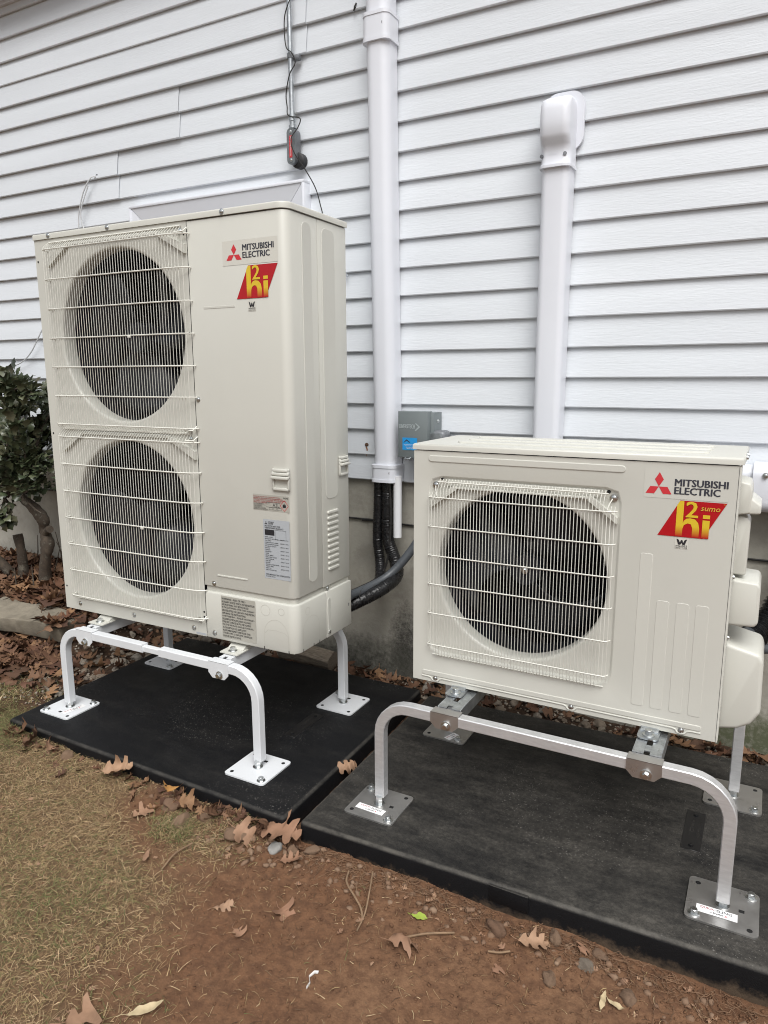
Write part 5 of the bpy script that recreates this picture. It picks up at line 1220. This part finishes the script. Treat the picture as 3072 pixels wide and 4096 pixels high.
# ---------------------------------------------------------------- single leaves on the ground in front
def one(x, y, seed, L, curl, m, label, rz=0, dz=.006, tilt=(0, 0), z=None, simple=False, cat='leaf'):
    me = leaf_mesh(seed, L*(.86 if not simple else 1), curl*1.15, simple=simple); me.materials.clear(); me.materials.append(M[m]); o = place('oak_leaf' if not simple else 'narrow_leaf', me, x, y, dz, rz, 0, 1, z)
    o.rotation_euler = (tilt[0], tilt[1], rz); tag(o, label, cat); return o
one(-1.735, 1.425, 11, .125, 1.3, 'leaf_tan', 'large pinkish tan oak leaf propped against the front of the first pad', .4, .030, (.5, -.2))
one(-1.655, 1.428, 12, .10, 1.2, 'leaf', 'dark brown leaf tucked behind the large pinkish leaf at the pad front', 2.6, .012, (.3, .2))
one(-2.215, 1.440, 13, .10, 1.4, 'leaf', 'curled dark brown leaf upright at the left end of the pad front', -.6, .028, (1.0, -.3))
one(-2.135, 1.428, 14, .11, 1.4, 'leaf', 'brown ragged leaf leaning on the pad front, second from the left end', -.9, .03, (1.1, .2))
one(-2.05, 1.425, 15, .10, 1.3, 'leaf_tan', 'crumpled tan leaf at the pad front, third from the left end', 2.4, .022, (.9, .2))
one(-1.495, 1.420, 16, .10, 1.2, 'leaf_orange', 'yellowish orange leaf standing on the pale rock at the pad front', 2.2, .035, (.3, .5))
one(-1.410, 1.405, 17, .09, 1.3, 'leaf', 'rust brown leaf between the rocks at the pad front', .8, .03, (.8, .2))
one(-1.305, 1.385, 18, .10, 1.5, 'leaf', 'twisted brown leaf standing upright near the pad corner', 1.7, .03, (.9, .6))
one(-1.185, 1.365, 19, .12, 1.3, 'leaf_tan', 'folded orange tan leaf lying over the dusty rock', .3, .032, (.4, .35))
one(-1.105, 1.430, 20, .15, 1.1, 'leaf_tan', 'biggest orange tan leaf bridging the gap between the two pads', .1, .034, (.10, -.12))
one(-1.16, 1.43, 21, .11, 1.2, 'leaf', 'brown leaf with a long stalk at the right corner of the first pad', 2.4, .035, (.6, .2))
one(-1.09, 1.775, 22, .10, 1.3, 'leaf_tan', 'tan leaf stuck down in the dark gap between the pads', 1.0, .03, (.9, 0), z=-.035)
one(-1.515, 1.325, 23, .085, 1.0, 'leaf_tan', 'flat tan leaf on the grass below the pale rock', 1.2, .008)
one(-1.025, 1.372, 24, .07, 1.0, 'leaf_tan', 'small tan leaf on the dirt under the two round stones', .6, .008)
one(-.945, 1.225, 25, .095, .7, 'leaf_tan', 'thin pale brown leaf alone on the bare dirt left of centre', -.35, .007)
one(-1.075, 1.160, 26, .06, .9, 'leaf_tan', 'small pale brown leaf at the edge of the lawn', .8, .007)
one(-.985, 1.115, 40, .06, .8, 'leaf_tan', 'small tan leaf flat on the dirt at the lower edge of the grass', -.3, .006)
one(-.632, 1.272, 27, .105, 1.5, 'leaf_tan', 'curled orange tan oak leaf alone in the middle of the bare dirt', .55, .02, (-.3, .2))
one(-.375, 1.405, 28, .085, 1.0, 'leaf_tan', 'tan oak leaf beside the roots in front of the dusty pad', .4, .014, (.3, .1))
one(-.268, 1.445, 29, .055, 1.0, 'leaf_tan', 'small tan leaf scrap by the roots near the dusty pad', 1.4, .012, (.4, .1))
one(-.425, 1.315, 30, .045, .8, 'leaf_tan', 'tiny tan leaf on the dirt below the largest rock', 1.1, .006)
one(-1.110, .800, 31, .125, .8, 'leaf_tan', 'large tan oak leaf at the bottom edge of the frame on the lawn border', 1.2, .012)
one(-2.452, 1.505, 32, .09, .5, 'leaf_pale', 'pale pointed leaf standing at the left corner of the first pad', 1.3, .040, (0, -1.1), simple=True)
one(-1.018, .855, 33, .075, 1.6, 'leaf_pale', 'pale curled narrow leaf at the bottom edge right of the large oak leaf', .9, .012, (.5, 0), simple=True)
one(-.205, 1.335, 34, .05, 1.2, 'leaf_pale', 'pale narrow leaf standing on the dirt near the right edge', 1.6, .008, (.4, 0), simple=True)
one(-.178, 1.338, 35, .048, 1.4, 'leaf_pale', 'pale narrow leaf lying right of the standing narrow leaf', -.3, .006, (0, 0), simple=True)
one(-1.36, 1.19, 36, .055, .4, 'leaf_tan', 'narrow brown leaf lying on the dry lawn', -1.0, .014, (0, 0), simple=True)
gl_ = one(-.640, 1.358, 37, .040, .3, 'leaf_green', 'small bright green leaf on the dirt by the dusty pad', .2, .006, (0, 0), simple=True); gl_.scale = (1, 2.2, 1); gl_.name = 'green_leaf'
ws = obj('plastic_scrap', (lambda b: (sweep(b, [(0, 0, .004), (.006, .012, .004), (.003, .026, .006), (.014, .034, .010), (.022, .035, .008)], [(a, c*.2) for a, c in circ(.0042, 8)], (0, 0, 1)), b)[1])(new()), M['scrap'], loc=(-.765, 1.068, ground_h(-.765, 1.068))); ws.rotation_euler = (0, 0, .5); tag(ws, 'white curled plastic scrap lying on the bare dirt', 'scrap')
def twig(pts, r, label):
    o = Vector((pts[0][0], pts[0][1], 0)); bm = new(); sweep(bm, spline([Vector((x-o.x, y-o.y, ground_h(x, y)+h)) for x, y, h in pts], 4), circ(r, 6)); tag(obj('twig', bm, M['twig'], loc=o), label, 'twig')
twig([(-.645, 1.288, .004), (-.600, 1.318, .006), (-.545, 1.352, .008)], .0026, 'thin straight twig below the curled orange tan leaf on the dirt')
twig([(-.86, 1.40, .012), (-.842, 1.36, .02), (-.80, 1.33, .016), (-.772, 1.31, .010), (-.752, 1.285, .004)], .0024, 'branching root twig below the corner of the dusty pad')
twig([(-.80, 1.42, .02), (-.775, 1.36, .022), (-.755, 1.30, .01), (-.748, 1.25, .004)], .0021, 'second dark root twig beside the branching one')
twig([(-1.30, 1.30, .008), (-1.305, 1.24, .012), (-1.295, 1.18, .006)], .0024, 'thin brown twig lying on the dry lawn')
twig([(-.46, 1.345, .004), (-.435, 1.350, .008), (-.415, 1.365, .006)], .0024, 'short bent twig under the largest rock')
# fine roots along the dusty pad
bm = new()
for c in range(300):
    u = rnd.random(); x = lerp(-1.03, .08, u); 
    if rnd.random() < .6: x = rnd.choice((-.93, -.84, -.60, -.28, -.20, -.02))+rnd.gauss(0, .06)
    y = along(PAD_B, 0, x)-.005-abs(rnd.gauss(0, .03)); p = Vector((x, y, 0)); a = rnd.uniform(3.4, 6.0); pts = []
    for k in range(rnd.randint(4, 9)):
        pts.append((p.x, p.y, ground_h(p.x, p.y)+.003+.012*abs(noise.noise((c*3.1, k*.6, 0))))); a += rnd.uniform(-.9, .9); p += Vector((math.cos(a), math.sin(a)*.8, 0))*rnd.uniform(.008, .018)
        if p.y > along(PAD_B, 0, p.x)-.004: p.y -= .012
    sweep(bm, pts, circ(rnd.uniform(.0004, .0009), 3), cap=False)
tag(obj('fine_roots', bm, M['root']), 'tangle of fine torn roots along the front of the dusty pad', kind='stuff')
# ---------------------------------------------------------------- dry lawn
V = []; Fq = []; tone = []
ST = [(.38, .27, .15), (.31, .21, .115), (.45, .335, .20), (.23, .15, .08), (.34, .25, .125), (.27, .175, .095)]; GR = [(.125, .135, .050), (.10, .115, .042), (.18, .17, .07), (.21, .185, .085)]
def blade(x, y, L, w, lay, green, up=0):
    a = rnd.uniform(0, 6.28); z = ground_h(x, y)+rnd.uniform(0, .006); d = Vector((math.cos(a), math.sin(a), 0)); b = len(V); cv = rnd.uniform(-.9, .9); K = 3
    c = rnd.choice(GR if green else ST); k = rnd.uniform(.75, 1.15); c = (c[0]*k, c[1]*k, c[2]*k, 1); p = Vector((x, y, z)); el = lay
    for i in range(K+1):
        t = i/K; ww = w*(1-.75*t)
        n = Vector((-d.y, d.x, 0)); V.append(p-n*ww+Vector((0, 0, rnd.uniform(-.0008, .0008)))); V.append(p+n*ww); tone.append(c); tone.append(c)
        a += cv/K; d = Vector((math.cos(a), math.sin(a), 0)); p = p+d*(L/K*math.cos(el))+Vector((0, 0, L/K*math.sin(el))); el -= rnd.uniform(.1, .55)
    for i in range(K): Fq.append((b+i*2, b+i*2+1, b+i*2+3, b+i*2+2))
cnt = 0
while cnt < 105000:
    x = rnd.uniform(-3.9, -.7); y = rnd.uniform(.35, 1.9)
    if not free(x, y, .004) or rnd.random() > lawn(x, y)+.004: continue
    gn = noise.noise((x*2.6+4, y*2.6, 6)); green = rnd.random() < .12+.75*max(0, gn)+.85*smooth(-2.08, -2.26, x)*smooth(1.27, 1.36, y)+(.6 if abs(x+1.40) < .07 and abs(y-1.315) < .05 else 0)
    blade(x, y, rnd.uniform(.012, .040), rnd.uniform(.0004, .0010), rnd.uniform(.05, .8) if green else rnd.uniform(.0, .42), green); cnt += 1
ST2 = ST+[(.10, .058, .032), (.07, .04, .024), (.14, .085, .05), (.12, .07, .04), (.20, .13, .075), (.09, .05, .03)]
ST, ST1 = ST2, ST
for i in range(2600):    # straws and root bits on the dirt
    x = rnd.uniform(-1.5, .4); y = rnd.uniform(.5, 1.46); blade(x, y, rnd.uniform(.008, .034), rnd.uniform(.0004, .0010), rnd.uniform(0, .3), False)
ST = ST1
for i in range(1500):   # tufts at the pad corner and the moss patch
    x, y = (rnd.gauss(-1.395, .04), rnd.gauss(1.318, .028)) if rnd.random() < .35 else (rnd.gauss(-2.62, .10), rnd.gauss(1.66, .055))
    if free(x, y, .003): blade(x, y, rnd.uniform(.015, .04), rnd.uniform(.0006, .0012), rnd.uniform(.3, 1.1), rnd.random() < .6)
me = bpy.data.meshes.new('dry_grass'); me.from_pydata(V, [], Fq); a = me.attributes.new('tone', 'FLOAT_COLOR', 'POINT'); a.data.foreach_set('color', [q for c in tone for q in c])
me.materials.append(M['grass']); tag(obj('dry_grass', me, None), 'matted dry straw coloured lawn with a few green blades', kind='stuff')
